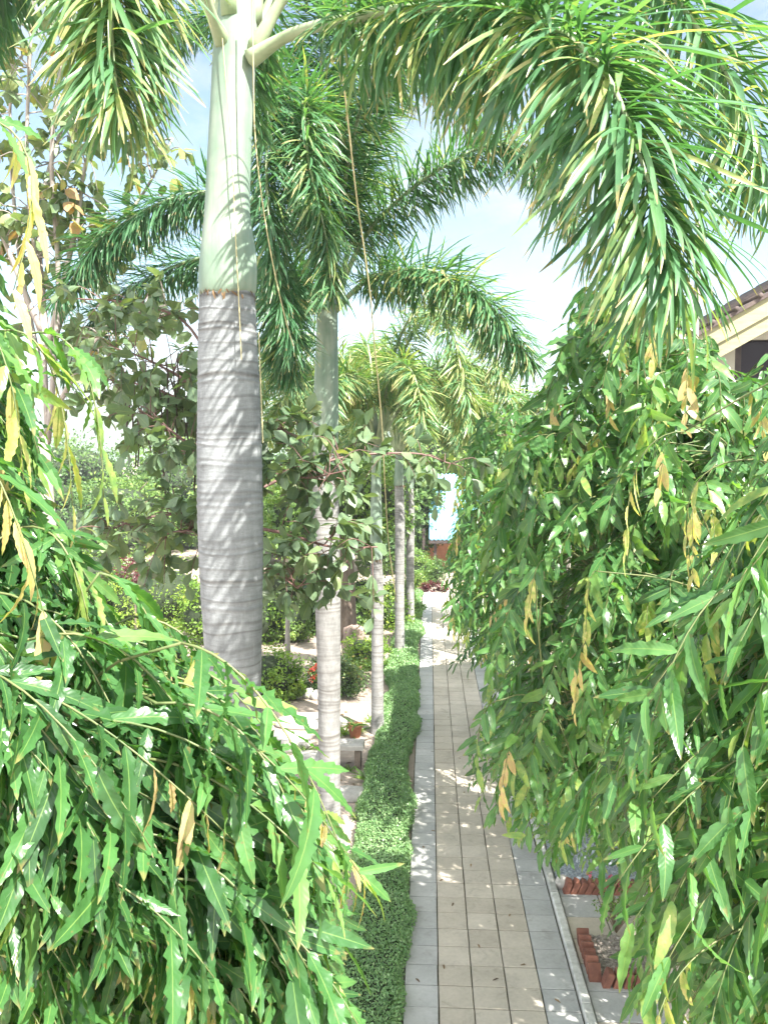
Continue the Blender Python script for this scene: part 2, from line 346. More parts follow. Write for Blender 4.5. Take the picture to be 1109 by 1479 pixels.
skd = mixc(N, L, 1.0, sky.outputs[0], (.32, .36, .345), 'MULTIPLY')
cl = mixc(N, L, math_n(N, L, 'MULTIPLY', rp.outputs[0], .92), skd, cc)
bg = N.new('ShaderNodeBackground'); bg.inputs[1].default_value = .135; L.new(cl, bg.inputs[0])
wo = N.new('ShaderNodeOutputWorld'); L.new(bg.outputs[0], wo.inputs[0])
ld = bpy.data.lights.new('sun', 'SUN'); ld.energy = 3.9; ld.angle = math.radians(.53); ld.color = (1, .95, .86)
lo = bpy.data.objects.new('sun', ld); COL.objects.link(lo); lo.location = tuple(SUN * 40)
lo.rotation_euler = Vector(tuple(-SUN)).to_track_quat('-Z', 'Y').to_euler()
S.view_settings.view_transform = 'Standard'; S.view_settings.look = 'None'; S.view_settings.exposure = 2.42; S.view_settings.gamma = 1
S.cycles.use_denoising = True; S.cycles.max_bounces = 8; S.cycles.diffuse_bounces = 4; S.cycles.transmission_bounces = 6; S.cycles.glossy_bounces = 3
S.cycles.sample_clamp_indirect = 6
# ------------------------------------------------------------------ ground, path
g = MB(); n = 60; xs = np.sign(np.linspace(-1, 1, n)) * np.abs(np.linspace(-1, 1, n)) ** 3 * 900
X, Y = np.meshgrid(xs, xs + 10); Z = np.zeros_like(X)
i = np.arange(n - 1)[:, None] * n + np.arange(n - 1)[None]
g.add(np.stack([X, Y, Z], -1), np.stack([i, i + 1, i + n + 1, i + n], -1)); struct(g.build('ground', M['sand']))
g = MB(); hx = np.linspace(-700, 700, 90); hy = np.linspace(420, 620, 12)
X, Y = np.meshgrid(hx, hy); t = (Y - 420) / 200
Z = np.clip(1.05 - (X + 60) / 90, .12, 1) * (40 + 14 * np.sin(X / 130 + .6) + 9 * np.sin(X / 47) + 4 * np.sin(X / 19 + 1)) * np.sin(np.clip(t, 0, 1) * math.pi / 2 * 1.6) - 1.5
n0, n1 = X.shape; i = np.arange(n0 - 1)[:, None] * n1 + np.arange(n1 - 1)[None]
g.add(np.stack([X, Y, Z], -1), np.stack([i, i + 1, i + n1 + 1, i + n1], -1)); struct(g.build('hills', M['hill']))
T = .30; PX0 = -.20
g = MB()
box(g, (PX0 + 2.5 * T, 16.2, -.02), (5 * T + .02, 25.4, .06), mat=2)
for r in range(82):
    for c in range(5):
        y = 4.2 + (r + .5) * T; x = PX0 + (c + .5) * T
        jit = rng.normal(0, .0012, 2); a = rng.normal(0, .004)
        R = np.array([[math.cos(a), -math.sin(a), 0], [math.sin(a), math.cos(a), 0], [0, 0, 1]])
        box(g, (x + jit[0], y + jit[1], .017 + rng.normal(0, .0012)), (T - .011, T - .011, .05), R, .004, 0 if 0 < c < 4 else 1, rng.uniform())
struct(g.build('path', [M['tan'], M['grey'], M['grout']], smooth=False))
g = MB()
for r in range(27):
    y = 4.2 + r * .92
    box(g, (1.352, y + .46, .025), (.085, .915, .12), None, .012, 0, rng.uniform(.2, 1))
struct(g.build('kerb', M['kerb'], smooth=False))
g = MB(); TS = .4                                        # paving on the far side of the kerb
box(g, (1.405 + 1.0, 9.2, -.02), (2.0, 9.9, .05), mat=2)
for r in range(24):
    for c in range(5):
        y = 4.4 + (r + .5) * TS; x = 1.41 + (c + .5) * TS
        box(g, (x, y, .012 + rng.normal(0, .0015)), (TS - .012, TS - .012, .045), None, .004, 0 if (r * 2 + c) % 5 in (1,) or r % 4 == 1 else 1, rng.uniform())
struct(g.build('side_pavement', [M['tan'], M['grey'], M['grout']], smooth=False))
# ------------------------------------------------------------------ hedge along the path
t = thing('low_hedge', 'long low clipped hedge of small leaves along the left edge of the paved path', 'hedge', (-.5, 16, 0))
def hcen(y): return -.545 + .05 * np.sin(y * .9) + .03 * np.sin(y * 2.3 + 1)
def hwid(y): return .315 + .035 * np.sin(y * 1.7 + 2) + .02 * np.sin(y * 4.1)
def hhei(y): return .165 + .022 * np.sin(y * 1.25 + .7) + .014 * np.sin(y * 3.7)
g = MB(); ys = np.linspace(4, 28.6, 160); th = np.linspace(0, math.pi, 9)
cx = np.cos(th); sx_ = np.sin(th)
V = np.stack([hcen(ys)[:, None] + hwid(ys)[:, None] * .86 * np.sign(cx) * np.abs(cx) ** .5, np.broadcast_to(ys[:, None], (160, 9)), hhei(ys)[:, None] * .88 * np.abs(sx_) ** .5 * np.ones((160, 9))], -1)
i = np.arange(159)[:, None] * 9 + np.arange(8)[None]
g.add(V, np.stack([i, i + 9, i + 10, i + 1], -1)); g.build('dark_core', M['core'], t)
NL = 130000
y = 4 + 24.6 * rng.uniform(0, 1, NL) ** 1.75; y = np.clip(y, 4, 28.6)
top = rng.uniform(size=NL) < .55; ux = rng.uniform(-1, 1, NL); uz = rng.uniform(.02, 1, NL)
ux = np.where(top, ux, np.sign(ux) * (1 - uz ** 4) ** .25); uz = np.where(top, (1 - ux ** 4) ** .25, uz)
lump = .05 * np.sin(y * 9 + 2 * ux) + .04 * np.sin(y * 5.1 - 3 * ux)
k = rng.uniform(.84, 1.06, NL) + lump
pos = np.stack([hcen(y) + hwid(y) * k * ux, y, np.maximum(hhei(y) * k * uz, .01)], 1); c = ux ** 3; s_ = uz ** 3
out = np.stack([c, rng.normal(0, .5, NL), s_ + .25], 1)
size = .018 + .0009 * y
leaves(g := MB(), pos, nz(out) * .5 + rng.normal(0, .7, (NL, 3)), out + rng.normal(0, .5, (NL, 3)), size * rng.uniform(.8, 1.4, NL), size * rng.uniform(.6, .9, NL), pr_ovate, 2, 1, 0, np.clip(rng.normal(.45, .22, NL), 0, 1))
g.build('foliage', M['hedge'], t)
# ------------------------------------------------------------------ palms
def palm_trunk(parent, prof, mats, ns=36, ring=.035, name='trunk'):
    """prof: rows x, y, z, r"""
    p = np.array(prof, float); Lz = p[-1, 2] - p[0, 2]; n = max(40, int(Lz / .011))
    c = catmull(p, n); r = c[:, 3].copy(); z = c[:, 2]; rn = np.zeros(n)
    zz = p[0, 2]
    while zz < p[-1, 2]:
        w = rng.uniform(.004, .011); a = rng.uniform(.0005, .005)
        k = np.exp(-((z - zz) / w) ** 2); rn = np.maximum(rn, k * rng.uniform(.25, 1)); r += a * k - .0012 * np.exp(-((z - zz - w * 1.6) / w) ** 2)
        zz += ring * rng.uniform(.45, 1.7)
    g = MB(); p3 = c[:, :3]; nss = ns
    th = np.linspace(0, 2 * math.pi, nss + 1); wob = np.cumsum(rng.normal(0, .0006, (n, 1)), 0) * 0
    ir = 1 + .012 * np.sin(th * 3 + 1)[None] + .01 * np.sin(th[None] * 5 + z[:, None] * 3)
    # slightly tilted, wavy scars
    zt = .008 * np.sin(th + z[:, None] * 9) + .004 * np.sin(3 * th + z[:, None] * 23)
    zt[:, -1] = zt[:, 0]; ir[:, -1] = ir[:, 0]
    V = np.stack([p3[:, 0:1] + np.cos(th) * r[:, None] * ir, p3[:, 1:2] + np.sin(th) * r[:, None] * ir, p3[:, 2:3] + zt], -1)
    i = np.arange(n - 1)[:, None] * (nss + 1) + np.arange(nss)[None]
    g.add(V, np.stack([i, i + 1, i + nss + 2, i + nss + 1], -1), None, np.repeat(rn, nss + 1))
    return g.build(name, mats, parent)
def frond(parent, ctrl, L=.5, n=900, w=.032, r0=.022, s0=.2, nv=5, yellow=0., lw=1.0, tone=0., up=0.):
    c = catmull(ctrl, 48)
    seg = np.concatenate([[0], np.cumsum(np.linalg.norm(np.diff(c, axis=0), axis=1))]); tot = seg[-1]; s = seg / tot
    g = MB(); rad = r0 * (1 - s) ** .9 + .003; rad[s < .06] *= 1 + (.06 - s[s < .06]) * 9
    tube(g, c, rad, 8, 0, .5); fr = g.build('frond', M['rachis'], parent)
    k = np.clip(s0 + (1 - s0) * (np.arange(n) + rng.uniform(-.5, .5, n)) / n, s0, 1)
    k = np.round(k * 150) / 150 + rng.normal(0, .0022, n); k = np.clip(k, s0 * .97, 1)
    pos = np.stack([np.interp(k, s, c[:, j]) for j in range(3)], 1)
    tg = nz(np.stack([np.interp(k, s, np.gradient(c[:, j])) for j in range(3)], 1))
    a = nz(np.cross(tg, UP + np.array([.01, .02, 0]))); b = np.cross(a, tg)
    ph = rng.uniform(0, 2 * math.pi, n)
    ph = np.where(rng.uniform(size=n) < .45, rng.choice([0, math.pi], n) + rng.normal(0, .5, n), ph)
    rd = a * np.cos(ph)[:, None] + b * np.sin(ph)[:, None]
    fw = .3 + .38 * k + rng.normal(0, .2, n)
    dr = rd + tg * fw[:, None] - UP * (.16 - up) + rng.normal(0, .17, (n, 3))
    nr = UP + .4 * b + rng.normal(0, .35, (n, 3))
    sh = np.interp(k, [s0, s0 + .1, .45, .8, 1], [.6, .85, 1, .92, .62])
    ll = L * sh * rng.uniform(.78, 1.1, n)
    rn = np.clip(rng.normal(.38 + tone, .2, n), 0, .93); yl = rng.uniform(size=n) < yellow; rn = np.where(yl, rng.uniform(.8, 1, n), rn)
    h = MB(); leaves(h, pos, dr, nr, ll, w * lw * rng.uniform(.7, 1.25, n) * np.sqrt(sh), pr_palm, nv, 2, 0, rn, rng.uniform(.35, 1.0, n), .35)
    h.build('leaflets', M['palm_leaf'], fr)
    return fr
def PP(l): return [P(*q) for q in l]
PG = 'row of foxtail palms along the hedge'
# palm 1 (nearest)
d1 = 4.74; b1 = P(338, 1000, d1)
pm1 = thing('foxtail_palm', 'nearest palm with a thick grey ringed trunk and pale green crownshaft left of the path', 'palm tree', (b1[0] + .0, d1, 0), PG)
row = lambda px, py, r: (*P(px, py, d1), r)
base = [(b1[0] + .02, d1, 0, .2), (b1[0] + .012, d1, .5, .165), (b1[0] + .01, d1, 1.6, .155)]
palm_trunk(pm1, base + [row(338, 1040, .158), row(337, 950, .162), row(334, 850, .176), row(332, 750, .184), row(331, 650, .18), row(330.5, 560, .172), row(329, 480, .162), row(328.5, 424, .153)], M['bark1'], 44, .06)
def lathe_shaft(parent, rows, ns=48, mat='shaft'):
    p = np.array(rows); c = catmull(p, 90); g = MB(); th = np.linspace(0, 2 * math.pi, ns + 1); fz = np.linspace(0, 1, 90)[:, None]
    zt = (.014 * np.sin(th + 1) + .007 * np.sin(5 * th) + .004 * np.sin(11 * th + 2)) * np.exp(-fz * 9)
    seam = np.mod(th / 6.2832 + .25 - fz * .12, 1)                                       # overlapping sheath edge
    rr = c[:, 3:4] * (1 + .012 * np.sin(3 * th + fz * 4)) + .004 * np.clip(1 - seam * 9, 0, 1) * (fz < .8); rr[:, -1] = rr[:, 0]
    V = np.stack([c[:, 0:1] + np.cos(th) * rr, c[:, 1:2] + np.sin(th) * rr, c[:, 2:3] + zt], -1)
    i = np.arange(89)[:, None] * (ns + 1) + np.arange(ns)[None]
    g.add(V, np.stack([i, i + 1, i + ns + 2, i + ns + 1], -1), None, np.repeat(np.exp(-fz[:, 0] * 26), ns + 1))
    n = 34; a = rng.uniform(0, 6.283, n); r = p[1, 3]
    q = np.stack([p[1, 0] + np.cos(a) * r * 1.0, p[1, 1] + np.sin(a) * r * 1.0, p[0, 2] + rng.uniform(-.01, .02, n)], 1); od = np.stack([np.cos(a), np.sin(a), 0 * a], 1)
    leaves(g, q, -UP * 1. + od * .25 + rng.normal(0, .4, (n, 3)), od + rng.normal(0, .3, (n, 3)), rng.uniform(.02, .07, n), .012, pr_palm, 4, 2, 1, rng.uniform(0, 1, n), .6, .3)
    return g.build('crownshaft', [M[mat], M['dry']], parent)
lathe_shaft(pm1, [row(328.5, 428, .15), row(328.5, 420, .158), row(329, 395, .161), row(329.5, 365, .153), row(328.5, 330, .134), row(328.5, 300, .124), row(331, 230, .12), row(335, 150, .117), row(339, 80, .118), row(342, 40, .112), row(344, -20, .09), row(346, -80, .06), row(347, -150, .03)])
frond(pm1, PP([(362, 85, 4.66), (420, 50, 4.55), (500, 28, 4.3), (600, 12, 3.95), (740, 15, 3.5), (860, 90, 3.1), (925, 230, 2.85), (970, 400, 2.75)]), .58, 1200, .02, .03, .16, 8, .14, 1.0, .08)
frond(pm1, PP([(364, 75, 4.7), (440, -40, 4.6), (610, -160, 4.3), (800, -150, 3.9), (950, -30, 3.6), (1060, 130, 3.4), (1110, 270, 3.3)]), .52, 720, .02, .03, .2, 6, .14, 1.0, .08)
frond(pm1, PP([(322, 60, 4.66), (300, 5, 4.45), (262, -130, 4.1), (210, -190, 3.75), (168, -60, 3.45), (163, 60, 3.35), (172, 150, 3.3)]), .52, 850, .021, .03, .25, 7, .06, 1.0, .3)
frond(pm1, PP([(352, 75, 4.76), (385, 15, 4.85), (450, -110, 4.9), (580, -230, 4.8), (740, -230, 4.5), (860, -120, 4.3)]), .5, 300, .03, .03, .2, 5, .05)
for ang, r_, z_ in ((100, 1.9, 1.2), (150, 2.0, 1.0), (60, 1.8, 1.5), (20, 1.2, 2.0), (250, 1.3, 2.0)):
    c0 = P(344, 0, d1); dx = np.array([math.cos(math.radians(ang)), math.sin(math.radians(ang)), 0])
    frond(pm1, [c0 + dx * .07 - UP * .12, c0 + dx * .25 * r_ + UP * .55 * z_, c0 + dx * .65 * r_ + UP * z_, c0 + dx * 1.1 * r_ + UP * .75 * z_, c0 + dx * 1.35 * r_ + UP * .2 * z_], .48, 700, .03, .035, .2, 4)
# palm 2
d2 = 9.6; b2 = P(476, 1150, d2)
pm2 = thing('foxtail_palm', 'second palm of the row, dappled trunk beside the hedge with many dark drooping fronds', 'palm tree', (b2[0], d2, 0), PG)
row = lambda px, py, r: (*P(px, py, d2), r)
palm_trunk(pm2, [(b2[0], d2, 0, .2), (b2[0], d2, .3, .15), row(476, 1150, .125), row(475, 1000, .132), row(473, 850, .148), row(471, 760, .15), row(470, 700, .146), row(470, 640, .138)], M['bark2'], 30, .05)
lathe_shaft(pm2, [row(470, 645, .13), row(470, 636, .145), row(470, 600, .15), row(471, 560, .14), row(472, 500, .125), row(473, 440, .115), row(474, 380, .08), row(474, 320, .03)])
F2 = [([(470, 450, 9.6), (468, 330, 9.3), (455, 190, 8.7), (440, 150, 8.2), (445, 230, 7.8), (470, 340, 7.6), (478, 420, 7.5)], .08, .1),
      ([(466, 450, 9.6), (445, 300, 9.2), (415, 150, 8.6), (392, 130, 8.1), (385, 260, 7.7), (400, 400, 7.6), (420, 500, 7.6)], .03, -.12),
      ([(470, 440, 9.6), (470, 300, 9.6), (466, 160, 9.5), (462, 20, 9.3), (455, -110, 9.0)], 0, -.12),
      ([(480, 440, 9.6), (515, 320, 9.9), (535, 200, 10.2), (560, 110, 10.5), (610, 80, 10.7), (660, 120, 10.8), (690, 190, 10.8)], .03, .22),
      ([(482, 440, 9.6), (525, 345, 9.5), (580, 285, 9.3), (650, 235, 9.1), (725, 205, 8.9), (790, 235, 8.8), (828, 320, 8.7)], .02, .1),
      ([(482, 450, 9.6), (530, 405, 9.3), (590, 390, 8.9), (650, 400, 8.6), (710, 445, 8.4), (765, 520, 8.3)], .12, .05),
      ([(462, 440, 9.6), (410, 330, 9.4), (330, 280, 9.2), (240, 290, 9.0), (150, 345, 8.9), (85, 430, 8.8)], 0, -.15),
      ([(462, 450, 9.6), (400, 390, 9.9), (310, 370, 10.2), (220, 400, 10.4), (140, 460, 10.5), (90, 540, 10.6)], 0, -.18),
      ([(468, 450, 9.6), (440, 420, 9.1), (415, 400, 8.6), (405, 450, 8.2), (420, 540, 8.1)], .03, -.1),
      ([(478, 440, 9.6), (500, 250, 9.2), (540, 90, 8.7), (590, -20, 8.2), (650, -40, 7.8), (700, 40, 7.5)], .02, -.02),
      ([(474, 440, 9.7), (430, 200, 10.2), (370, 60, 10.6), (300, 20, 11), (230, 80, 11.2)], 0, -.1)]
for c, yl, tn in F2: frond(pm2, PP(c), .55, 1200, .021, .03, .16, 4, yl, 1.0, tn)
# palms 3 .. 5
def far_palm(label, px, base_y, crown_y, shaft_y, r, nf, fl, seed, fr=None, tone=.1):
    b = G(px, base_y); d = b[1]; g_ = np.random.default_rng(seed)
    t = thing('foxtail_palm', label, 'palm tree', (b[0], d, 0), PG)
    zs = P(px, shaft_y, d)[2]; zc = P(px, crown_y, d)[2]
    palm_trunk(t, [(b[0], d, 0, r * 1.35), (b[0], d, .35, r * 1.05), (b[0], d, zs * .5, r), (b[0], d, zs * .8, r * 1.05), (b[0] - .02, d, zs, r * .95)], M['bark2'], 22, .06)
    x = b[0] - .02
    lathe_shaft(t, [(x, d, zs - .03, r * .92), (x, d, zs + .02, r * 1.05), (x, d, zs + .3 * (zc - zs), r), (x, d, zs + .7 * (zc - zs), r * .8), (x, d, zc, r * .75), (x, d, zc + .5, r * .2)], 22)
    for k in range(nf):
        a = 6.283 * (k + g_.uniform(-.3, .3)) / nf; el = g_.uniform(.7, 1.9); q = fl * g_.uniform(.85, 1.1)
        dx = np.array([math.cos(a), math.sin(a), 0]); c0 = np.array([x, d, zc])
        frond(t, [c0 + dx * .06, c0 + dx * .22 * q + UP * .35 * el * q, c0 + dx * .5 * q + UP * .5 * el * q, c0 + dx * .8 * q + UP * .38 * el * q, c0 + dx * q + UP * .05 * el * q], .5, 650, .028, .028, .18, 3, .03, 1.0, tone)
    return t
far_palm('third palm of the row, slim pale trunk rising beside the hedge past the clay pot', 545, 1058, 640, 805, .1, 14, 2.5, 3, tone=.42)
far_palm('fourth palm of the row, slim whitish trunk by the far half of the hedge', 577, 945, 650, 700, .11, 13, 2.6, 5, tone=.42)
far_palm('farthest palm of the row, near the end of the path beside the hedge', 592, 905, 655, 705, .11, 12, 2.6, 8, tone=.42)
# ------------------------------------------------------------------ mast trees (long wavy hanging leaves)
MG = 'mast trees with long wavy leaves beside the path'
def profile_ends(ax, z0, z1, R, n, pw=.7):
    o = []
    for k in range(n):
        z = rng.uniform(z0, z1); f = (z - z0) / (z1 - z0); r = R * (np.clip(1.15 - f, 0, 1) ** pw) * math.sqrt(rng.uniform(.25, 1)); a = rng.uniform(0, 6.283)
        o.append(np.array([ax[0] + r * math.cos(a), ax[1] + r * math.sin(a), z]))
    return o
def mast_tree(label, axis, ztop, ends, lmat, leafL, nv, nu, slen, yellow, extra=(), nlimb=30, wav=.35, gap=.036, r0=.06, dens=1.0, wl=.25, fill=None, young=None, tw=1.0, tone=.32):
    ax = np.array([axis[0], axis[1], 0.])
    t = thing('mast_tree', label, 'tree', ax, MG)
    g = MB(); zz = np.linspace(0, ztop, 40); pth = np.stack([ax[0] + .03 * np.sin(zz * 1.3), ax[1] + .03 * np.cos(zz * 1.1), zz], 1)
    tube(g, pth, r0 * (1 - zz / ztop * .85), 14); g.build('trunk', M['greybark'], t)
    if fill:                                              # the half of the crown turned away from the path, thickened to shade it
        q = [e for e in profile_ends(axis, 1.0, fill[2], fill[0], fill[1] * 4) if e[0] > axis[0] + .05]
        ends = list(ends) + q[:fill[1]]
    items = [(e, slen * rng.uniform(.7, 1.2), rng.uniform() < yellow, 0) for e in ends] + [(np.array(e), slen * .75, True, 1) for e in extra]
    starts = []; curves = []; yg = []
    for e, l, yl, ex in items:
        o = e - np.array([ax[0], ax[1], e[2]]); o[2] = 0; dist = np.linalg.norm(o); o = nz(o + rng.normal(0, .12, 3) * [1, 1, 0])
        l = min(l, max(.25, dist * 1.1)); dro = rng.uniform(.35, .75) if not ex else .9
        s = e - o * l * math.sqrt(max(.1, 1 - dro ** 2)) * .95 + UP * l * dro
        c = s + o * l * .45 + UP * l * .06 + rng.normal(0, .03, 3)
        tt = np.linspace(0, 1, 12)[:, None]; cv = s * (1 - tt) ** 2 + 2 * c * tt * (1 - tt) + e * tt ** 2
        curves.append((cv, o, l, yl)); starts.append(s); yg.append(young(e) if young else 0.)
    starts = np.array(starts)
    br = MB(); li = rng.choice(len(starts), min(nlimb, len(starts)), replace=False); lp = []
    for k in li:
        s = starts[k]; dist = np.hypot(s[0] - ax[0], s[1] - ax[1]); z0 = np.clip(s[2] - .15 - dist * .25, .8, ztop * .97)
        a = np.array([ax[0] + .03 * math.sin(z0 * 1.3), ax[1] + .03 * math.cos(z0 * 1.1), z0])
        cv = catmull([a, a * .5 + s * .5 + UP * .14 * dist + rng.normal(0, .04, 3), s], 14); lp.append(cv)
        tube(br, cv, tw * np.linspace(.006 + .006 * min(dist, 1.5), .004, 14), 6, 0 if dist > 1.4 else 1)
    lpts = np.concatenate(lp)
    PO, DR, NR, LL, RR, BE = [], [], [], [], [], []
    for (cv, o, l, yl), s, yo in zip(curves, starts, yg):
        dd = np.linalg.norm(lpts - s, axis=1) + .6 * np.maximum(0, lpts[:, 2] - s[2]); q = lpts[np.argmin(dd)]
        if np.linalg.norm(q - s) > .02:
            tube(br, catmull([q, (q + s) / 2 + UP * .05 + rng.normal(0, .02, 3), s], 7), tw * np.linspace(.0045, .0035, 7), 5, 1)
        tube(br, cv, tw * np.linspace(.0035, .0014, 12), 5, 1)
        n = max(5, int(l / gap * dens)); k = np.linspace(.06, 1, n) + rng.normal(0, .01, n); k = np.clip(k, 0, 1)
        tt = np.linspace(0, 1, 12); pos = np.stack([np.interp(k, tt, cv[:, j]) for j in range(3)], 1)
        tg = nz(np.stack([np.interp(k, tt, np.gradient(cv[:, j])) for j in range(3)], 1))
        sd = nz(np.cross(tg, UP + o * .2)) * np.where(np.arange(n) % 2, 1, -1)[:, None]
        last = (k > .93)[:, None]
        dr = tg * .55 + sd * np.where(last, .15, .62) - UP * rng.uniform(.05, .85, (n, 1)) + o * .2 + rng.normal(0, .3, (n, 3))
        nr = UP * .55 + o * .75 + rng.normal(0, .5, (n, 3))
        ll = leafL * rng.uniform(.55, 1.2, n) * np.interp(k, [0, .15, .8, 1], [.75, 1, 1, .8])
        base = np.clip(rng.normal(tone, .16) + rng.normal(0, .11, n) + .3 * (k - .4) + yo * rng.uniform(.5, 1.2), 0, .84)  # inner leaves darker, tips paler: crown shading put into the leaf tone
        if yl:
            y_ = k > rng.uniform(.35, .7); dr = np.where(y_[:, None], -UP * 1.2 + sd * .25 + o * .1 + rng.normal(0, .15, (n, 3)), dr)
            nr = np.where(y_[:, None], o + rng.normal(0, .4, (n, 3)), nr)
            ll = np.where(y_, ll * .8, ll); base = np.where(y_, np.clip(rng.normal(.93, .05), .82, 1) + rng.normal(0, .015, n), np.clip(base + .15, 0, .85))
        PO.append(pos); DR.append(dr); NR.append(nr); LL.append(ll); RR.append(np.clip(base, 0, 1)); BE.append(rng.uniform(.15, .8, n))
    br.build('branches', [M['twig'], M['green_twig']], t)
    PO, DR, NR, LL, RR, BE = map(np.concatenate, (PO, DR, NR, LL, RR, BE))
    h = MB(); leaves(h, PO, DR, NR, LL, LL * wl * rng.uniform(.85, 1.15, len(LL)), pr_mast, nv, nu, 0, RR, BE, .22, np.where(RR > .82, wav * .4, wav), 6.5)
    h.build('foliage', M[lmat], t)
    return t
def sample_poly(poly, d0, d1, n, bias=1.0, surf=None):
    poly = np.array(poly, float); lo_, hi_ = poly.min(0), poly.max(0); out = []
    while len(out) < n:
        q = rng.uniform(lo_, hi_, (200, 2)); q = q[inpoly(q, poly)]
        for a in q: out.append(P(a[0], a[1], d0 + (d1 - d0) * rng.uniform() ** bias))
    return out[:n]
# left foreground
polyA = [(-120, 1000), (20, 1000), (130, 1090), (250, 1130), (340, 1125), (430, 1150), (510, 1230), (535, 1290), (490, 1330), (510, 1450), (550, 1560), (300, 1600), (-120, 1600)]
polyA2 = [(-100, 780), (-20, 830), (30, 930), (130, 1040), (230, 1120), (330, 1190), (200, 1180), (-100, 1020)]
polyA3 = [(-100, 340), (-10, 390), (25, 520), (60, 650), (40, 760), (70, 880), (-100, 900)]
def lit_young_edge(e):                                       # upper edge paled for new growth and painted sun, lower leaves kept shade-dark
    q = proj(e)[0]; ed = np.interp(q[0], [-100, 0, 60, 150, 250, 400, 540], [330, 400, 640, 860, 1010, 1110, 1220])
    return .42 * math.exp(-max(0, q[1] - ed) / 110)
polyA4 = [(-100, 470), (0, 490), (45, 620), (60, 750), (110, 860), (190, 985), (260, 1060), (150, 1080), (-100, 1000)]
ends = sample_poly(polyA, 1.05, 1.85, 540) + sample_poly(polyA2, 1.25, 1.9, 140) + sample_poly(polyA3, 1.3, 2.0, 70) + sample_poly(polyA4, 1.35, 2.1, 230)
ex = PP([(20, 420, 1.35), (35, 700, 1.3), (105, 730, 1.4), (150, 720, 1.45), (75, 930, 1.2), (140, 1010, 1.35), (265, 1060, 1.4), (300, 1120, 1.45), (330, 1180, 1.5), (130, 960, 1.6)])
mast_tree('big leafy mast tree filling the lower left foreground with glossy dark wavy leaves', (-1.5, 1.35), 6.0, ends, 'mast', .135, 18, 4, .42, .13, ex, 34, .36, .024, .07, wl=.215, tw=.62, tone=.17, young=lit_young_edge)
# right foreground
polyN = [(1250, 600), (1090, 640), (1050, 760), (1000, 900), (930, 1010), (880, 1100), (800, 1190), (860, 1245), (905, 1330), (925, 1440), (950, 1600), (1250, 1600)]
ends = sample_poly(polyN, 1.5, 2.7, 420)
ex = PP([(1000, 830, 2.4), (905, 790, 2.4), (1010, 1180, 1.8)])
mast_tree('mast tree at the right edge with large pale serrate-looking wavy leaves nearest the camera', (2.0, 2.2), 6.2, ends, 'mast', .14, 14, 4, .48, .05, ex, 34, .28, .032, .07, wl=.235, tw=.7, tone=.36, fill=(1.9, 420, 6.8))
# right middle
polyM = [(858, 425), (905, 420), (960, 490), (1010, 560), (1180, 600), (1180, 1180), (930, 1260), (850, 1250), (780, 1250), (725, 1200), (672, 1130), (675, 1060), (715, 990), (700, 900), (690, 800), (715, 700), (765, 620), (795, 530), (820, 470)]
ends = sample_poly(polyM, 4.2, 6.6, 1050, .8)
ex = PP([(775, 720, 4.4), (760, 910, 4.2), (722, 1165, 4.2), (690, 1110, 4.3), (950, 705, 4.3), (1000, 820, 4.2), (960, 520, 5.4), (985, 520, 5.2), (940, 600, 5), (845, 930, 4.1), (812, 1220, 4.2), (880, 600, 4.6), (830, 1030, 4.1), (930, 590, 5), (1000, 570, 5)])
mast_tree('tall broad mast tree overhanging the middle of the path from the right', (1.75, 5.8), 6.3, ends, 'mast', .17, 9, 2, .5, .08, ex, 70, .3, .034, .09, wl=.31, tone=.42, fill=(2.0, 700, 4.9))
# right far
polyF = [(705, 610), (760, 640), (800, 700), (800, 900), (740, 980), (690, 960), (660, 930), (642, 890), (645, 790), (652, 710), (672, 650)]
ends = sample_poly(polyF, 8.6, 11.5, 650)
ex = PP([(672, 700, 9), (700, 660, 9), (735, 660, 9), (655, 915, 8.7), (720, 720, 8.8), (660, 790, 9)])
mast_tree('smaller-looking mast tree further down the path with pale yellow tips, behind the broad one', (1.7, 10.2), 5.6, ends, 'mast_far', .18, 6, 2, .5, .13, ex, 50, .3, .045, .08, wl=.31, tone=.5, fill=(1.7, 300, 4.8))
axx = (3.2, 7.6); mast_tree('added mast tree in a second row close to the house, shading the path', axx, 5.1, profile_ends(axx, 1.0, 5.0, 1.8, 1100, .3), 'mast_far', .23, 6, 2, .55, .1, (), 40, .3, .045, .08)  # tree added behind the broad one to keep sun off the path
for d, zt, lab in ((14.2, 5.6, 'mast tree in the right hand row, fourth from the camera'), (18.4, 5.2, 'mast tree in the right hand row, fifth from the camera'), (22.8, 5.2, 'last mast tree of the right hand row, nearest the shed')):
    axx = (1.75, d); mast_tree(lab, axx, zt + .3, profile_ends(axx, 1.0, zt, 1.5, 420), 'mast_far', .22, 4, 2, .55, .25, (), 40, .3, .055, .08)
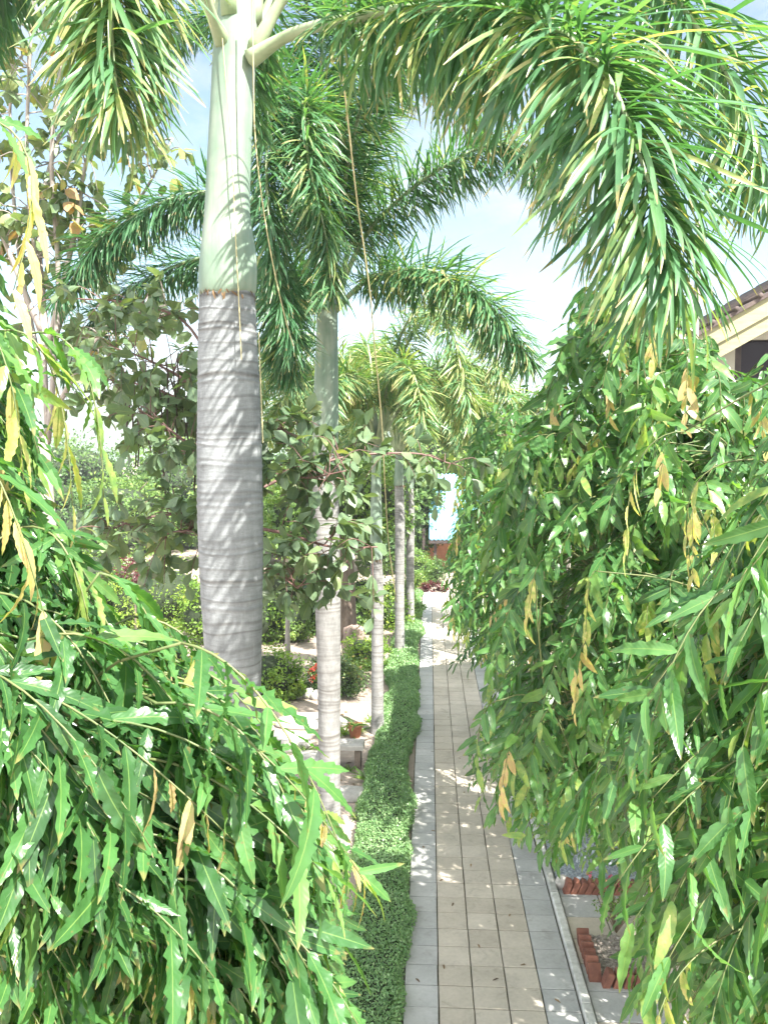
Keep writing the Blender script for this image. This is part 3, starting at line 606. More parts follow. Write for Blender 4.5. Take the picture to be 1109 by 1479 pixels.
# ------------------------------------------------------------------ broad leaved trees on the left
def leafy(parent, limbs, mat, ntw, leafL, wood, prof=pr_obov, spread=.45, rlimb=.03, per=8, tone=.4, rad0=None, droop=.25, wl=.6, nv=4):
    """limbs: list of 3-D polylines; twigs with rosettes grow from them"""
    g = MB(); allp = []
    for lm in limbs:
        c = catmull(lm, 24); tube(g, c, np.linspace(rlimb, rlimb * .3, 24), 7); allp.append(c[7:])
    allp = np.concatenate(allp)
    PO, DR, NR, LL, RR = [], [], [], [], []
    for k in range(ntw):
        s = allp[rng.integers(len(allp))]; dv = nz(rng.normal(0, 1, 3) * [1, 1, .8] + UP * .1); l = spread * rng.uniform(.4, 1.2)
        e = s + dv * l - UP * droop * l; cv = catmull([s, s + dv * l * .55 + UP * .05 * l, e], 7)
        tube(g, cv, np.linspace(rlimb * .28, .002, 7), 4)
        n = rng.integers(per - 3, per + 3); f = np.clip(rng.uniform(.45, 1.05, n), 0, 1)
        pos = np.stack([np.interp(f, np.linspace(0, 1, 7), cv[:, j]) for j in range(3)], 1)
        dr = rng.normal(0, .65, (n, 3)) + dv * .5 - UP * (.15 + droop)
        PO.append(pos); DR.append(dr); NR.append(UP + rng.normal(0, .45, (n, 3))); LL.append(leafL * rng.uniform(.6, 1.2, n)); RR.append(np.clip(rng.normal(tone, .15) + rng.normal(0, .12, n), 0, 1))
    g.build('branches', M[wood], parent)
    PO, DR, NR, LL, RR = map(np.concatenate, (PO, DR, NR, LL, RR)); h = MB()
    leaves(h, PO, DR, NR, LL, LL * wl, prof, nv, 2, 0, RR, rng.uniform(.1, .7, len(LL)), .2, .12, 2.5)
    h.build('foliage', M[mat], parent)
dB = 6.7; bB = P(352, 700, dB)
tb = thing('broadleaf_tree', 'reddish-branched tree with rounded leaves and long hanging dark pods behind the nearest palm', 'tree', (bB[0], dB, 0))
g = MB(); zz = np.linspace(0, 4.9, 24); tube(g, np.stack([bB[0] + .05 * np.sin(zz), dB + .05 * np.cos(zz * 1.4), zz], 1), np.linspace(.11, .055, 24), 12); g.build('trunk', M['bark'], tb)
limbs = [PP(l) for l in (
    [(350, 700, 6.7), (285, 570, 6.6), (225, 525, 6.5), (160, 500, 6.4)], [(350, 690, 6.7), (290, 600, 6.9), (220, 560, 7.1), (130, 545, 7.2)],
    [(350, 720, 6.7), (270, 640, 6.3), (200, 590, 6.2)], [(345, 640, 6.7), (280, 480, 6.9), (200, 440, 7.0), (90, 430, 7.1)],
    [(348, 740, 6.7), (280, 740, 6.4), (200, 750, 6.2), (150, 770, 6.1)], [(350, 740, 6.7), (300, 760, 6.1), (240, 770, 5.8)],
    [(352, 690, 6.7), (390, 675, 6.6), (440, 690, 6.5), (500, 680, 6.4)], [(352, 720, 6.7), (410, 690, 6.9), (500, 660, 7.1), (600, 655, 7.3), (650, 670, 7.4)],
    [(352, 760, 6.7), (410, 770, 6.4), (480, 790, 6.2), (545, 790, 6.1)], [(352, 800, 6.7), (390, 820, 6.3), (430, 850, 6.1)],
    [(352, 660, 6.7), (390, 620, 6.8), (430, 630, 6.8)])]
leafy(tb, limbs, 'broad', 280, .15, 'redtwig', tone=.35, rlimb=.016, spread=.42)
pm = MB(); tube(pm, [(0, 0, 0), (.004, 0, -.08), (-.004, .003, -.2), (.003, 0, -.34), (0, 0, -.36)], [.002, .006, .007, .006, .002], 6)
for k in range(46):
    px, py = random.choice([(200, 590), (235, 560), (250, 600), (215, 640), (175, 590), (265, 560), (270, 640), (190, 560), (280, 700)])
    p0 = P(px + rng.normal(0, 18), py - 25 + rng.normal(0, 15), 6.6 + rng.normal(0, .2))
    if k == 0:
        o = pm.build('seed_pod', M['pod'], None); pod = o
    else:
        o = pod.copy(); COL.objects.link(o)
    o.parent = tb; o.location = tuple(p0 - np.array(wloc(tb))); o.scale = (1, 1, rng.uniform(.5, 1.3)); o.rotation_euler = (rng.normal(0, .12), rng.normal(0, .12), rng.uniform(0, 6))
# grey upright tree far left
dC = 9.5; bC = P(70, 700, dC)
tcn = thing('sparse_tree', 'thin-crowned grey-stemmed tree at upper left with round yellowing leaves against the cloud', 'tree', (bC[0], dC, 0))
g = MB(); zz = np.linspace(0, 5.0, 24); tube(g, np.stack([bC[0] + .06 * np.sin(zz * .8), dC + .0 * zz, zz], 1), np.linspace(.11, .07, 24), 12); g.build('trunk', M['greybark'], tcn)
limbs = [PP(l) for l in (
    [(70, 640, 9.5), (60, 450, 9.5), (40, 250, 9.4), (45, 60, 9.2), (55, -60, 9.1)], [(70, 640, 9.5), (85, 420, 9.3), (75, 220, 9.0), (95, 30, 8.8), (90, -80, 8.7)],
    [(65, 560, 9.5), (30, 380, 9.8), (15, 180, 10), (25, -20, 10.1)], [(70, 520, 9.5), (120, 380, 9.7), (200, 290, 9.9), (250, 200, 10)],
    [(70, 500, 9.5), (110, 330, 9.3), (130, 220, 9.2), (200, 120, 9)], [(60, 480, 9.5), (0, 330, 9.2), (-40, 220, 9)], [(75, 600, 9.5), (150, 480, 9.1), (240, 440, 8.8)], [(70, 520, 9.5), (60, 300, 9.6), (120, 100, 9.8), (160, -20, 10)])]
leafy(tcn, limbs, 'broad', 300, .17, 'greybark', pr_ovate, tone=.55, rlimb=.035, spread=.6, per=6, wl=.75)
# ------------------------------------------------------------------ generic masses of leaves
def clump_tree(name, label, cat, base, trunk_h, tr, ells, nclump, per, leafL, mat, group=None, bark='bark', tone=.5, wl=.55, core=True, nr_out=.8):
    b = np.asarray(base, float); t = thing(name, label, cat, b, group); b = b.copy()
    if trunk_h > 0:
        g = MB(); top = b + UP * trunk_h; tube(g, catmull([b - UP * .02, b + UP * trunk_h * .5 + rng.normal(0, .05, 3) * tr * 4, top], 12), np.linspace(tr * 1.15, tr * .7, 12), 10)
        for (c, r) in ells:
            for q in range(3):
                e = b + np.asarray(c) + rng.normal(0, .45, 3) * np.asarray(r); tube(g, catmull([top - UP * trunk_h * rng.uniform(0, .3), (top + e) / 2 + UP * .1 * tr, e], 9), np.linspace(tr * .5, tr * .1, 9), 6)
        g.build('trunk', M[bark], t)
    PO, DR, NR, LL, RR = [], [], [], [], []
    tot = sum(np.prod(r) ** (2 / 3) for c, r in ells)
    for (c, r) in ells:
        c = b + np.asarray(c, float); r = np.asarray(r, float); nk = max(4, int(nclump * np.prod(r) ** (2 / 3) / tot))
        for k in range(nk):
            d = nz(rng.normal(0, 1, 3)); f = rng.uniform(.55, 1.08); q = c + d * r * f
            if q[2] < .02: q[2] = rng.uniform(.03, .15)
            n = int(per * rng.uniform(.6, 1.4)); sg = (np.prod(r) ** (1 / 3)) * .16
            pos = q + rng.normal(0, sg, (n, 3)) * [1, 1, .7]; pos[:, 2] = np.maximum(pos[:, 2], .02)
            o = nz(pos - c)
            PO.append(pos); DR.append(o * .5 + rng.normal(0, .6, (n, 3)) - UP * .1); NR.append(UP * .5 + o * nr_out + rng.normal(0, .5, (n, 3)))
            LL.append(leafL * rng.uniform(.6, 1.3, n)); RR.append(np.clip(rng.normal(tone, .16) + rng.normal(0, .13, n), 0, 1))
    PO, DR, NR, LL, RR = map(np.concatenate, (PO, DR, NR, LL, RR)); h = MB()
    leaves(h, PO, DR, NR, LL, LL * wl, pr_ovate, 2, 2, 0, RR, .4, .2)
    h.build('foliage', M[mat], t)
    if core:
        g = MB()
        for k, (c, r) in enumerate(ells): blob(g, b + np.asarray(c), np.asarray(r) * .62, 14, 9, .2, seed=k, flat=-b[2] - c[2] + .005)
        g.build('dark_core', M['core'], t)
    return t
def gp(px, py, z=0.): q = G(px, py); q[2] = z; return q
# shrubs on the left
SG = 'lime green shrubs of the left garden'
for px, py, rx, rz, lab in ((392, 1012, .55, .95, 'upright lime shrub just right of the nearest palm trunk'), (285, 1035, .9, 1.0, 'rounded lime shrub immediately left of the nearest palm trunk'),
                            (190, 985, 1.2, 1.2, 'wide lime shrub between the left foreground leaves and the nearest palm'), (235, 905, 1.5, 1.7, 'tallest lime shrub in the middle of the left garden')):
    clump_tree('lime_shrub', lab, 'shrub', gp(px, py), 0, .05, [((0, 0, rz * .5), (rx, rx * .9, rz * .62)), ((rx * .5, .2, rz * .35), (rx * .6, rx * .6, rz * .45)), ((-rx * .5, -.1, rz * .4), (rx * .6, rx * .6, rz * .5))], 110, 60, .07, 'lime', SG)
clump_tree('green_shrub', 'darker green shrub low behind the lime shrubs at far left', 'shrub', gp(120, 900), 0, .05, [((0, 0, 1.0), (1.8, 1.5, 1.3)), ((1.5, .5, .8), (1.2, 1.2, 1.0))], 140, 60, .09, 'green')
clump_tree('red_leaved_shrub', 'dark red leaved shrub among the green ones left of the nearest palm', 'shrub', gp(222, 912) + np.array([.2, -1.9, 0]), 1.2, .03, [((0, 0, 1.9), (.4, .4, .4))], 30, 22, .12, 'red', wl=.3, core=False)
ix = clump_tree('ixora_shrub', 'low rounded dark shrub with red flowers behind the second palm', 'shrub', gp(492, 1003), 0, .03, [((0, 0, .35), (.62, .55, .45)), ((-.35, .1, .3), (.4, .4, .35))], 90, 60, .06, 'ixora')
c0 = np.array(wloc(ix))
for k in range(9):
    e = c0 + (np.array([-.5, -.3, .5]) if k < 4 else np.array([rng.uniform(-.5, .5), -.35, rng.uniform(.45, .7)])) + rng.normal(0, .07, 3); n = 26; g = MB()
    leaves(g, e + rng.normal(0, .022, (n, 3)), rng.normal(0, 1, (n, 3)) + UP * .5, rng.normal(0, .5, (n, 3)) + UP, .045, .03, pr_ovate, 2, 1, 0, rng.uniform(0, .6, n))
    g.build('flower', M['flower'], ix)
clump_tree('yellow_green_shrub', 'small yellow-green shrub behind the dark flowering one', 'shrub', gp(528, 965), 0, .03, [((0, 0, .35), (.5, .45, .42))], 50, 50, .07, 'lime')
for px, py, r_, h_, mt, lab in ((400, 925, .9, 1.3, 'green', 'leafy green shrub behind the slim young trunk'), (440, 905, 1.1, 1.5, 'lime', 'bright shrub behind the second palm trunk'), (485, 912, .9, 1.1, 'green', 'green shrub left of the pale stump'),
        (535, 905, 1.0, 1.4, 'lime', 'bright shrub behind the third palm trunk'), (330, 930, 1.3, 1.7, 'lime', 'large bright shrub hidden partly by the nearest palm trunk'), (572, 893, .7, 1.0, 'green', 'green shrub by the hedge next to the fourth palm')):
    clump_tree('garden_shrub', lab, 'shrub', gp(px, py), 0, .05, [((0, 0, h_ * .5), (r_, r_ * .8, h_ * .6)), ((r_ * .5, -.2, h_ * .35), (r_ * .6, r_ * .6, h_ * .42)), ((-r_ * .5, .1, h_ * .4), (r_ * .6, r_ * .6, h_ * .5))], 90, 60, .085, mt, 'shrubs at the back of the sandy garden')
# stones
WS = 'white stones edging the flower bed'
for px, py, s, lab in ((437, 996, .16, 'largest white stone'), (447, 1008, .13, 'white stone'), (456, 1010, .12, 'white stone'), (465, 1009, .11, 'white stone'), (431, 1008, .1, 'white stone')):
    g = MB(); q = gp(px, py); blob(g, q + UP * s * .6, (s, s * .9, s * .95), 16, 10, .12, seed=px, flat=-s * .6 + .002)
    tag(g.build('white_stone', M['stone']), 'largest rounded white stone at the left of the low dark flowering shrub' if s == .16 else 'small rounded white stone in the row before the low dark flowering shrub', 'stone', WS)
for px, py, rx, ry, rz, lab in ((448, 1046, .62, .34, .12, 'broad flat white boulder behind the second palm trunk'), (405, 1078, .5, .32, .14, 'flat white boulder between the nearest and second palms'), (450, 1100, .35, .25, .1, 'small pale flat stone close left of the second palm'), (505, 1150, .3, .22, .08, 'pale stepping stone between second palm and hedge')):
    g = MB(); q = gp(px, py); blob(g, q + UP * rz * .3, (rx, ry, rz), 22, 12, .12, seed=px, flat=-rz * .3 + .003, sq=.8); tag(g.build('flat_boulder', M['stone']), lab, 'stone')
# stone bench
q = gp(497, 1112); t = thing('stone_bench', 'low white stone bench beside the hedge between second and third palms', 'bench', q)
g = MB(); box(g, q + np.array([-.02, .15, .34]), (.62, .34, .07), None, .012); g.build('seat', M['stone'], t, False)
for sx in (-.2, .2):
    g = MB(); box(g, q + np.array([sx, .15, .15]), (.09, .26, .30), None, .01); g.build('leg', M['bark'], t, False)
# pot with plant
def lathe(mb, c, prof, ns=24, mat=0):
    p = np.array(prof); th = np.linspace(0, 2 * math.pi, ns + 1)
    V = np.stack([p[:, :1] * np.cos(th), p[:, :1] * np.sin(th), p[:, 1:] * np.ones(ns + 1)], -1) + np.asarray(c)
    i = np.arange(len(p) - 1)[:, None] * (ns + 1) + np.arange(ns)[None]; mb.add(V, np.stack([i, i + 1, i + ns + 2, i + ns + 1], -1), None, .5, mat)
POT = [(.001, .0), (.085, 0), (.12, .17), (.135, .17), (.14, .21), (.122, .21), (.115, .17), (.001, .165)]
q = gp(513, 1064); g = MB(); lathe(g, q + UP * .002, POT); tag(g.build('clay_pot', M['terracotta']), 'small terracotta pot on the sand between the third palm and stone bench', 'pot')
def strap_plant(name, label, q, n, l, mat='lime', w=.04):
    t = thing(name, label, 'plant', q); g = MB(); a = rng.uniform(0, 6.283, n)
    leaves(g, np.repeat([q], n, 0) + rng.normal(0, .015, (n, 3)) * [1, 1, 0], np.stack([np.cos(a), np.sin(a), rng.uniform(.4, 1.6, n)], 1), np.repeat([[0, 0, 1.]], n, 0) + .3 * rng.normal(0, 1, (n, 3)), l * rng.uniform(.6, 1.1, n), w, pr_palm, 5, 2, 0, rng.uniform(.1, .9, n), .9, .3)
    g.build('leaves', M[mat], t); return t
strap_plant('potted_plant', 'spiky plant growing in the small terracotta pot', q + UP * .17, 16, .32, 'green')
strap_plant('strap_leaf_plant', 'strappy green plant on the ground left of the terracotta pot', gp(498, 1062), 18, .4, 'lime')
strap_plant('strap_leaf_plant', 'low strappy plant among the flat stones left of the second palm', gp(440, 1090), 18, .45, 'green')
strap_plant('strap_leaf_plant', 'tiny strappy tuft at the foot of the hedge near the bench', gp(530, 1128), 16, .28, 'green')
# stump and trunks
q = gp(512, 955); g = MB(); zz = np.linspace(0, .85, 12)
th = np.linspace(0, 2 * math.pi, 27); r = np.interp(zz, [0, .15, .5, .8, .85], [.4, .3, .25, .2, .05])[:, None] * (1 + .16 * np.sin(th * 5 + zz[:, None] * 6) + .1 * np.sin(th * 9 - zz[:, None] * 11)); r[:, -1] = r[:, 0]
V = np.stack([q[0] + r * np.cos(th), q[1] + r * np.sin(th), zz[:, None] * np.ones(27)], -1); i = np.arange(11)[:, None] * 27 + np.arange(26)[None]
g.add(V, np.stack([i, i + 1, i + 28, i + 27], -1)); tag(g.build('tree_stump', M['stump']), 'gnarled pale tree stump behind the low dark shrub', 'stump')
BG_ = 'trees behind the left garden'
clump_tree('garden_tree', 'thick dark trunked tree standing behind the pale stump', 'tree', gp(500, 925), 3.0, .26, [((0, 0, 3.6), (1.6, 1.6, 1.0)), ((-1.3, .4, 3.2), (1.2, 1.2, .9)), ((.8, .8, 3.2), (.8, 1, .7))], 150, 70, .13, 'green', BG_)
clump_tree('young_tree', 'slim straight young trunk on the sand right of the nearest palm', 'tree', gp(417, 972), 1.6, .06, [((0, 0, 2.0), (.6, .6, .5))], 30, 40, .1, 'broad', None, 'greybark')
for k, (px, py, h_, r_, mt, lab) in enumerate(((40, 820, 4.2, 2.6, 'dark', 'dense tree at the far left edge behind the shrubs'), (170, 800, 3.4, 2.4, 'green', 'bright green tree below the gap showing the far hill'), (270, 790, 4.6, 2.3, 'dark', 'dark tree right behind the nearest palm trunk'),
        (360, 815, 4.4, 1.9, 'green', 'green tree in the gap between the first and second palms'), (430, 800, 4.8, 2.2, 'dark', 'dark tree behind the second palm trunk'), (500, 790, 4.4, 2.2, 'green', 'green tree behind the third palm'),
        (545, 770, 5.2, 2.4, 'dark', 'dark tree behind the fourth palm near the path end'))):
    c0 = gp(px, py); clump_tree('garden_tree', lab, 'tree', c0, h_ * .5, .16, [((0, 0, h_ * .68), (r_, r_, h_ * .34)), ((-r_ * .6, -.3, h_ * .45), (r_ * .7, r_ * .7, h_ * .3)), ((r_ * .6, .2, h_ * .4), (r_ * .7, r_ * .7, h_ * .32)), ((0, -r_ * .5, h_ * .25), (r_ * .8, r_ * .6, h_ * .25))], 190, 60, .17, mt, BG_)
# far end of the path
clump_tree('ball_shrub', 'rounded dark green shrub at the end of the path', 'shrub', gp(627, 843), 0, .03, [((0, 0, .45), (.42, .4, .5))], 60, 60, .07, 'dark')
clump_tree('red_leaved_shrub', 'low reddish plant at the foot of the ball shrub where the path ends', 'shrub', gp(622, 856) , 0, .03, [((.1, 0, .14), (.5, .25, .2))], 30, 30, .09, 'red', core=False)
clump_tree('border_shrub', 'bushy green plant between hedge end and ball shrub', 'shrub', gp(602, 850), 0, .03, [((0, 0, .7), (.5, .5, .75))], 70, 60, .08, 'green')
q = gp(612, 838); g = MB(); lathe(g, q + UP * .002, [(a * 1.9, b * 1.9) for a, b in POT]); tag(g.build('clay_pot', M['terracotta']), 'orange clay pot at the end of the path left of the ball shrub', 'pot')
sd = gp(640, 820); sd[1] = 33; sd[0] = .55
t = thing('shed', 'small shed at the path end with pale blue sheet roof and orange wall', 'shed', (sd[0], 33, 0))
def shed():
    y0 = 33.0
    g = MB(); box(g, (1.0, y0 + 1.6, .55), (2.6, .12, 1.1), None, 0); g.build('wall', M['orange_wall'], t, False)
    for x in (-.2, .25, 2.2):
        g = MB(); box(g, (x, y0, .9), (.11, .11, 1.8)); g.build('post', M['darkwood'], t, False)
    n = 60; xs = np.linspace(.02, 2.4, n); g = MB(); zc = .03 * np.sin(xs * 2 * math.pi / .16)
    lo_ = np.stack([xs, np.full(n, y0 - .3), 1.42 + zc], 1); hi_ = np.stack([xs, np.full(n, y0 + 1.5), 3.9 + zc], 1)
    V = np.concatenate([lo_, hi_, lo_ - [0, -.02, .05], hi_ - [0, -.02, .05]]); i = np.arange(n - 1)
    g.add(V, np.concatenate([np.stack([i, i + 1, i + n + 1, i + n], 1), np.stack([i + 2 * n, i + 3 * n, i + 3 * n + 1, i + 2 * n + 1], 1), np.stack([i, i + 2 * n, i + 2 * n + 1, i + 1], 1)]))
    g.build('roof', M['blue_metal'], t)
    g = MB(); box(g, (1.2, y0 - .27, 1.31), (2.4, .06, .12)); g.build('fascia', M['darkwood'], t, False)
shed()
for k, (x, y, h_, r_, mt, lab) in enumerate(((-1.6, 34, 5.0, 1.7, 'dark', 'dark upright tree left of the blue-roofed shed'), (1.2, 40, 6.4, 3.2, 'green', 'light green tree rising behind the blue-roofed shed'), (5, 36, 6.2, 3, 'lime', 'yellow-green tree to the right behind the mast trees'), (-5, 42, 6.5, 3.2, 'dark', 'large dark tree far behind the palms'), (-12, 44, 6.2, 3.6, 'green', 'large green tree on the far left behind everything'), (-20, 46, 5.5, 4, 'dark', 'far tree at the left edge before the hill'))):
    clump_tree('background_tree', lab, 'tree', (x, y, 0), h_ * .5, .2, [((0, 0, h_ * .66), (r_, r_, h_ * .36)), ((-r_ * .6, -.3, h_ * .42), (r_ * .7, r_ * .7, h_ * .3)), ((r_ * .6, .2, h_ * .42), (r_ * .7, r_ * .7, h_ * .32)), ((0, -r_ * .4, h_ * .22), (r_ * .8, r_ * .6, h_ * .22))], 230, 55, .22, mt, 'trees beyond the end of the path')
# ------------------------------------------------------------------ brick edged beds right of the kerb
def brick_line(p0, p1, parent, n, tilt):
    p0 = np.array(p0, float); p1 = np.array(p1, float); dv = nz(p1 - p0); a = math.atan2(dv[1], dv[0])
    Rz = np.array([[math.cos(a), -math.sin(a), 0], [math.sin(a), math.cos(a), 0], [0, 0, 1]])
    for k in range(n):
        c = p0 + (p1 - p0) * (k + .5) / n; tl = tilt + rng.normal(0, .05)
        Ry = np.array([[math.cos(tl), 0, math.sin(tl)], [0, 1, 0], [-math.sin(tl), 0, math.cos(tl)]])
        g = MB(); box(g, c + UP * .075, (.06, .11, .19), Rz @ Ry, .006, 0, rng.uniform(.1, 1)); g.build('brick', M['brick'], parent, False)
q1 = gp(858, 1427); q2 = gp(836, 1362); q3 = gp(960, 1427)
bed = thing('brick_bed', 'sawtooth red brick edging of the nearer planting bed right of the kerb', 'planter', q1)
xl = 1.5; brick_line((xl, q1[1] + .03, 0), (xl, q2[1], 0), bed, 6, .45); brick_line((xl + .05, q1[1], 0), (xl + .85, q1[1], 0), bed, 9, .3)
bed2 = thing('brick_bed', 'row of red bricks fronting the farther gravel bed right of the kerb', 'planter', gp(815, 1292))
qb = gp(815, 1292); brick_line((1.46, qb[1], 0), (2.3, qb[1], 0), bed2, 11, .4)
def gravel(name, label, x0, x1, y0, y1, n, mat, s, z=.05):
    g = MB(); box(g, ((x0 + x1) / 2, (y0 + y1) / 2, z / 2), (x1 - x0, y1 - y0, z), None, 0, 0)
    d = np.array([[-1, -1, 0], [1, -1, 0], [1, 1, 0], [-1, 1, 0]], float)
    for k in range(n):
        c = np.array([rng.uniform(x0, x1), rng.uniform(y0, y1), z]); r = s * rng.uniform(.6, 1.4); a = rng.uniform(0, 6.28)
        R = np.array([[math.cos(a), -math.sin(a), 0], [math.sin(a), math.cos(a), 0], [0, 0, 1]])
        lo_ = (d * [r, r * .8, 1]) @ R.T + c; hi_ = (d * [r * .5, r * .4, 1]) @ R.T + c + UP * r * rng.uniform(.5, .9) + rng.normal(0, r * .15, (4, 3))
        g.add(np.concatenate([lo_, hi_]), [(0, 1, 5, 4), (1, 2, 6, 5), (2, 3, 7, 6), (3, 0, 4, 7), (4, 5, 6, 7)], None, rng.uniform(0, 1))
    tag(g.build(name, M[mat], None, False), label, 'gravel', None, 'stuff')
gravel('gravel', 'blue-grey gravel of the farther bed behind the brick row', 1.42, 2.5, qb[1] + .08, qb[1] + 2.6, 4200, 'gravel', .014)
gravel('pebbles', 'mixed dark pebbles inside the nearer brick-edged bed', xl + .05, 2.4, q1[1] + .06, q2[1] + .05, 2600, 'pebble', .016)
q = gp(812, 1285); g = MB(); blob(g, q + UP * .07, (.09, .08, .09), 16, 10, .12, seed=4, flat=-.06); tag(g.build('white_stone', M['stone']), 'rounded pale stone at the left end of the farther brick row', 'stone')
ps = np.array([1.85, 8.1, 0.05]); t = thing('flowering_shrub', 'twiggy shrub with small pink flowers in the nearer brick bed', 'shrub', ps)
g = MB(); h = MB(); fl = MB()
for k in range(26):
    a = rng.uniform(0, 6.283); e = ps + np.array([math.cos(a) * rng.uniform(.1, .4), math.sin(a) * rng.uniform(.1, .35), rng.uniform(.25, .62)])
    c = catmull([ps, (ps + e) / 2 + UP * .06, e], 8); tube(g, c, np.linspace(.006, .002, 8), 4)
    n = 22; f = rng.uniform(.3, 1, n); pos = np.stack([np.interp(f, np.linspace(0, 1, 8), c[:, j]) for j in range(3)], 1) + rng.normal(0, .012, (n, 3))
    leaves(h, pos, rng.normal(0, 1, (n, 3)), rng.normal(0, .5, (n, 3)) + UP, .04, .018, pr_ovate, 2, 1, 0, rng.uniform(0, .9, n))
    if k % 5 == 0: leaves(fl, np.repeat([e], 12, 0) + rng.normal(0, .015, (12, 3)), rng.normal(0, 1, (12, 3)), rng.normal(0, 1, (12, 3)) + UP, .03, .024, pr_ovate, 2, 1, 0, rng.uniform(0, 1, 12))
g.build('stems', M['twig'], t); h.build('foliage', M['green'], t); fl.build('flowers', M['pink'], t)
# ------------------------------------------------------------------ house on the right
hy = 9.2; e0 = P(972, 505, hy); e1 = P(1109, 428, hy); sl = (e1[2] - e0[2]) / (e1[0] - e0[0])
t = thing('house', 'cream house with olive gable boards and dark window behind the right trees', 'house', (5.6, hy + 3, 0))
x0, xr, dep = e0[0] + .35, e0[0] + 2.3, 4.2; x1 = 2 * xr - x0
def gz(x): return e0[2] + sl * ((x if x <= xr else 2 * xr - x) - e0[0]) - .16
wx0 = P(1082, 540, hy)[0]; wx1 = wx0 + 1.3; wz0, wz1 = 4.75 + .42, min(gz(wx0) - .12, 6.0)
g = MB(); th_ = .18
def slab(xa, xb, za0, za1, zb0, zb1): # front wall piece between two x, bottom / top heights at both ends
    y = hy + .45
    v = [(xa, y, za0), (xb, y, zb0), (xb, y, zb1), (xa, y, za1), (xa, y + th_, za0), (xb, y + th_, zb0), (xb, y + th_, zb1), (xa, y + th_, za1)]
    g.add(np.array(v)[np.array([[0, 1, 2, 3], [5, 4, 7, 6], [1, 5, 6, 2], [4, 0, 3, 7], [3, 2, 6, 7]]).ravel()], np.arange(20).reshape(5, 4))
slab(x0, wx0, 0, gz(x0), 0, gz(wx0)); slab(wx0, wx1, 0, wz0, 0, wz0); slab(wx0, wx1, wz1, gz(wx0), wz1, gz(wx1)); slab(wx1, xr, 0, gz(wx1), 0, gz(xr)); slab(xr, x1, 0, gz(xr), 0, gz(x1))
box(g, (x0 + .09, hy + .64 + dep / 2, gz(x0) / 2 - .05), (.18, dep, gz(x0) - .1)); box(g, (x1 - .09, hy + .64 + dep / 2, gz(x0) / 2 - .05), (.18, dep, gz(x0) - .1))
g.build('wall', M['cream'], t, False)
g = MB(); box(g, ((wx0 + wx1) / 2, hy + .56, (wz0 + wz1) / 2), (wx1 - wx0 - .002, .02, wz1 - wz0 - .002)); wpane = g
g = MB()
for xx in (wx0 + .035, wx1 - .035, (wx0 + wx1) / 2): box(g, (xx, hy + .5, (wz0 + wz1) / 2), (.07, .09, wz1 - wz0 - .004))
box(g, ((wx0 + wx1) / 2, hy + .44, wz0 - .02), (wx1 - wx0 + .1, .14, .05))
wn = g.build('window', M['darkwood'], t, False); wpane.build('pane', M['glass'], wn, False)
def barge(name, dz0, dz1, y, th, mat, ext=0.):
    g = MB()
    for (xa, xb) in ((e0[0] - ext, xr), (xr, 2 * xr - e0[0] + ext)):
        za = e0[2] + sl * (min(xa, 2 * xr - xa) - e0[0]); zb = e0[2] + sl * (min(xb, 2 * xr - xb) - e0[0])
        v = [(xa, y, za + dz0), (xb, y, zb + dz0), (xb, y, zb + dz1), (xa, y, za + dz1), (xa, y + th, za + dz0), (xb, y + th, zb + dz0), (xb, y + th, zb + dz1), (xa, y + th, za + dz1)]
        g.add(np.array(v)[np.array([[0, 1, 2, 3], [5, 4, 7, 6], [1, 5, 6, 2], [4, 0, 3, 7], [3, 2, 6, 7], [0, 4, 5, 1]]).ravel()], np.arange(24).reshape(6, 4))
    return g.build(name, M[mat], t, False)
barge('barge_board', -.2, -.005, hy, .03, 'olive'); barge('barge_board', -.36, -.203, hy + .034, .03, 'olive')
barge('soffit', -.05, -.003, hy + .07, .6, 'olive')
rf = barge('roof', .0, .045, hy - .05, dep + 1.2, 'roof', .12)
g = MB()
for k in range(16):
    xx = e0[0] - .1 + k * .24; zz = e0[2] + sl * (xx - e0[0]); tube(g, [(xx, hy - .08, zz + .06), (xx, hy + dep + 1, zz + .045)], .028, 8)
g.build('tile_ridge', M['roof'], rf)
# ------------------------------------------------------------------ cords
CG = 'pale cords hanging from the palm crowns'
for pts, r_, lab in (([(505, -40, 4.6), (492, 76, 5.2), (500, 151, 5.6), (515, 283, 6.2), (525, 353, 6.6), (535, 429, 7), (541, 502, 7.5), (547, 560, 8), (552, 620, 8.5), (556, 700, 9.2), (562, 790, 10), (573, 870, 11)], .006, 'long pale yellow cord hanging between the second and third palms'),
                    ([(364, -20, 4.5), (366, 90, 4.5), (369, 200, 4.52), (382, 310, 4.6), (399, 404, 4.7), (415, 470, 4.8), (424, 500, 4.8)], .0035, 'thin pale cord slanting down right of the nearest crownshaft'),
                    ([(320, 40, 4.60), (326, 110, 4.58), (335, 220, 4.58), (340, 330, 4.575), (345, 430, 4.56), (349, 520, 4.54)], .003, 'thin yellowish cord hanging down the face of the nearest crownshaft'),
                    ([(374, 480, 4.68), (377, 560, 4.66), (380, 640, 4.66)], .003, 'short thin cord hanging along the right side of the nearest trunk')):
    g = MB(); tube(g, catmull(PP(pts), 60), r_, 5); tag(g.build('hanging_cord', M['cord']), lab, 'cord', CG)
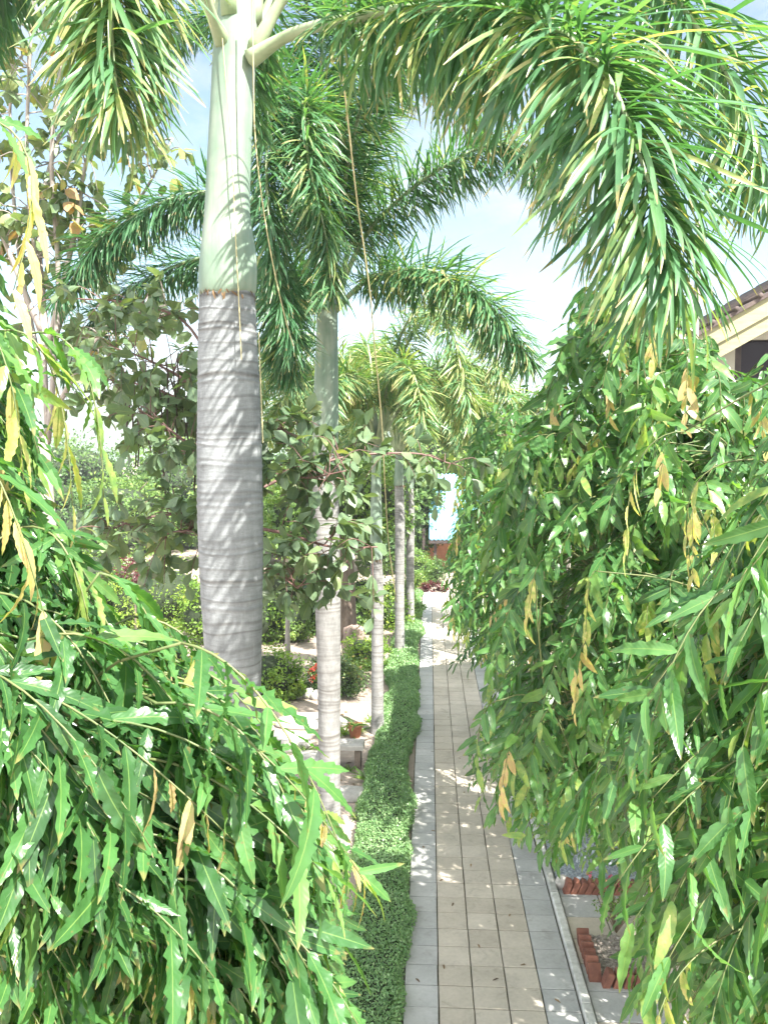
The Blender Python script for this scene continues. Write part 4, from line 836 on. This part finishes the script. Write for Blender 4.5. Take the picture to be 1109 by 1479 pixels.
# fallen leaves on the path
for k, (px, py) in enumerate(((655, 1310), (720, 1420), (690, 1370), (760, 1400), (622, 1090), (648, 1040), (705, 1130), (640, 1275), (600, 1420), (670, 1150), (800, 1450), (632, 950), (680, 1253), (700, 1190), (628, 1206), (665, 1100), (735, 1330), (640, 1400), (612, 1230), (675, 985))):
    q = gp(px, py, .047); g = MB(); a = rng.uniform(0, 6.28)
    leaves(g, [q], [(math.cos(a), math.sin(a), .05)], [(0, 0, 1)], .07, .022, pr_mast, 6, 2, 0, rng.uniform(0, 1), .3, .3, .3, 3)
    tag(g.build('fallen_leaf', M['dry']), 'small dry brown leaf lying on the paved path', 'leaf', 'dry leaves fallen on the path')
for k in range(34):
    q = np.array([rng.uniform(-2.4, -.95), rng.uniform(9.5, 20), .006]); g = MB(); a = rng.uniform(0, 6.28)
    leaves(g, [q], [(math.cos(a), math.sin(a), .1)], [(0, 0, 1)], rng.uniform(.09, .16), .05, pr_mast, 6, 2, 0, rng.uniform(0, 1), .5, .3, .3, 3)
    tag(g.build('fallen_leaf', M['dry']), 'dry brown leaf lying on the sandy ground of the left garden', 'leaf', 'dry leaves on the sand')
for k in range(14):
    q = np.array([rng.uniform(-2.6, -.9), rng.uniform(9.5, 20), 0.]); o = strap_plant('grass_tuft', 'small green weed tuft sprouting from the sand of the left garden', q, 22, rng.uniform(.12, .26), 'green', .018); o['group'] = 'weed tufts on the sand'

# ------------------------------------------------------------------ air
hz = MB(); box(hz, (0, 330, 34.2), (1500, 720, 72)); m = bpy.data.materials.new('haze'); m.use_nodes = True; nt = m.node_tree; nt.nodes.clear()
pv = nt.nodes.new('ShaderNodeVolumePrincipled'); pv.inputs['Color'].default_value = (.85, .92, 1, 1); pv.inputs['Density'].default_value = .0009
oo = nt.nodes.new('ShaderNodeOutputMaterial'); nt.links.new(pv.outputs[0], oo.inputs['Volume'])
o = hz.build('haze', m, None, False); o['kind'] = 'stuff'; o['label'] = 'thin pale haze in the air that softens the far wooded hill'; o['category'] = 'haze'
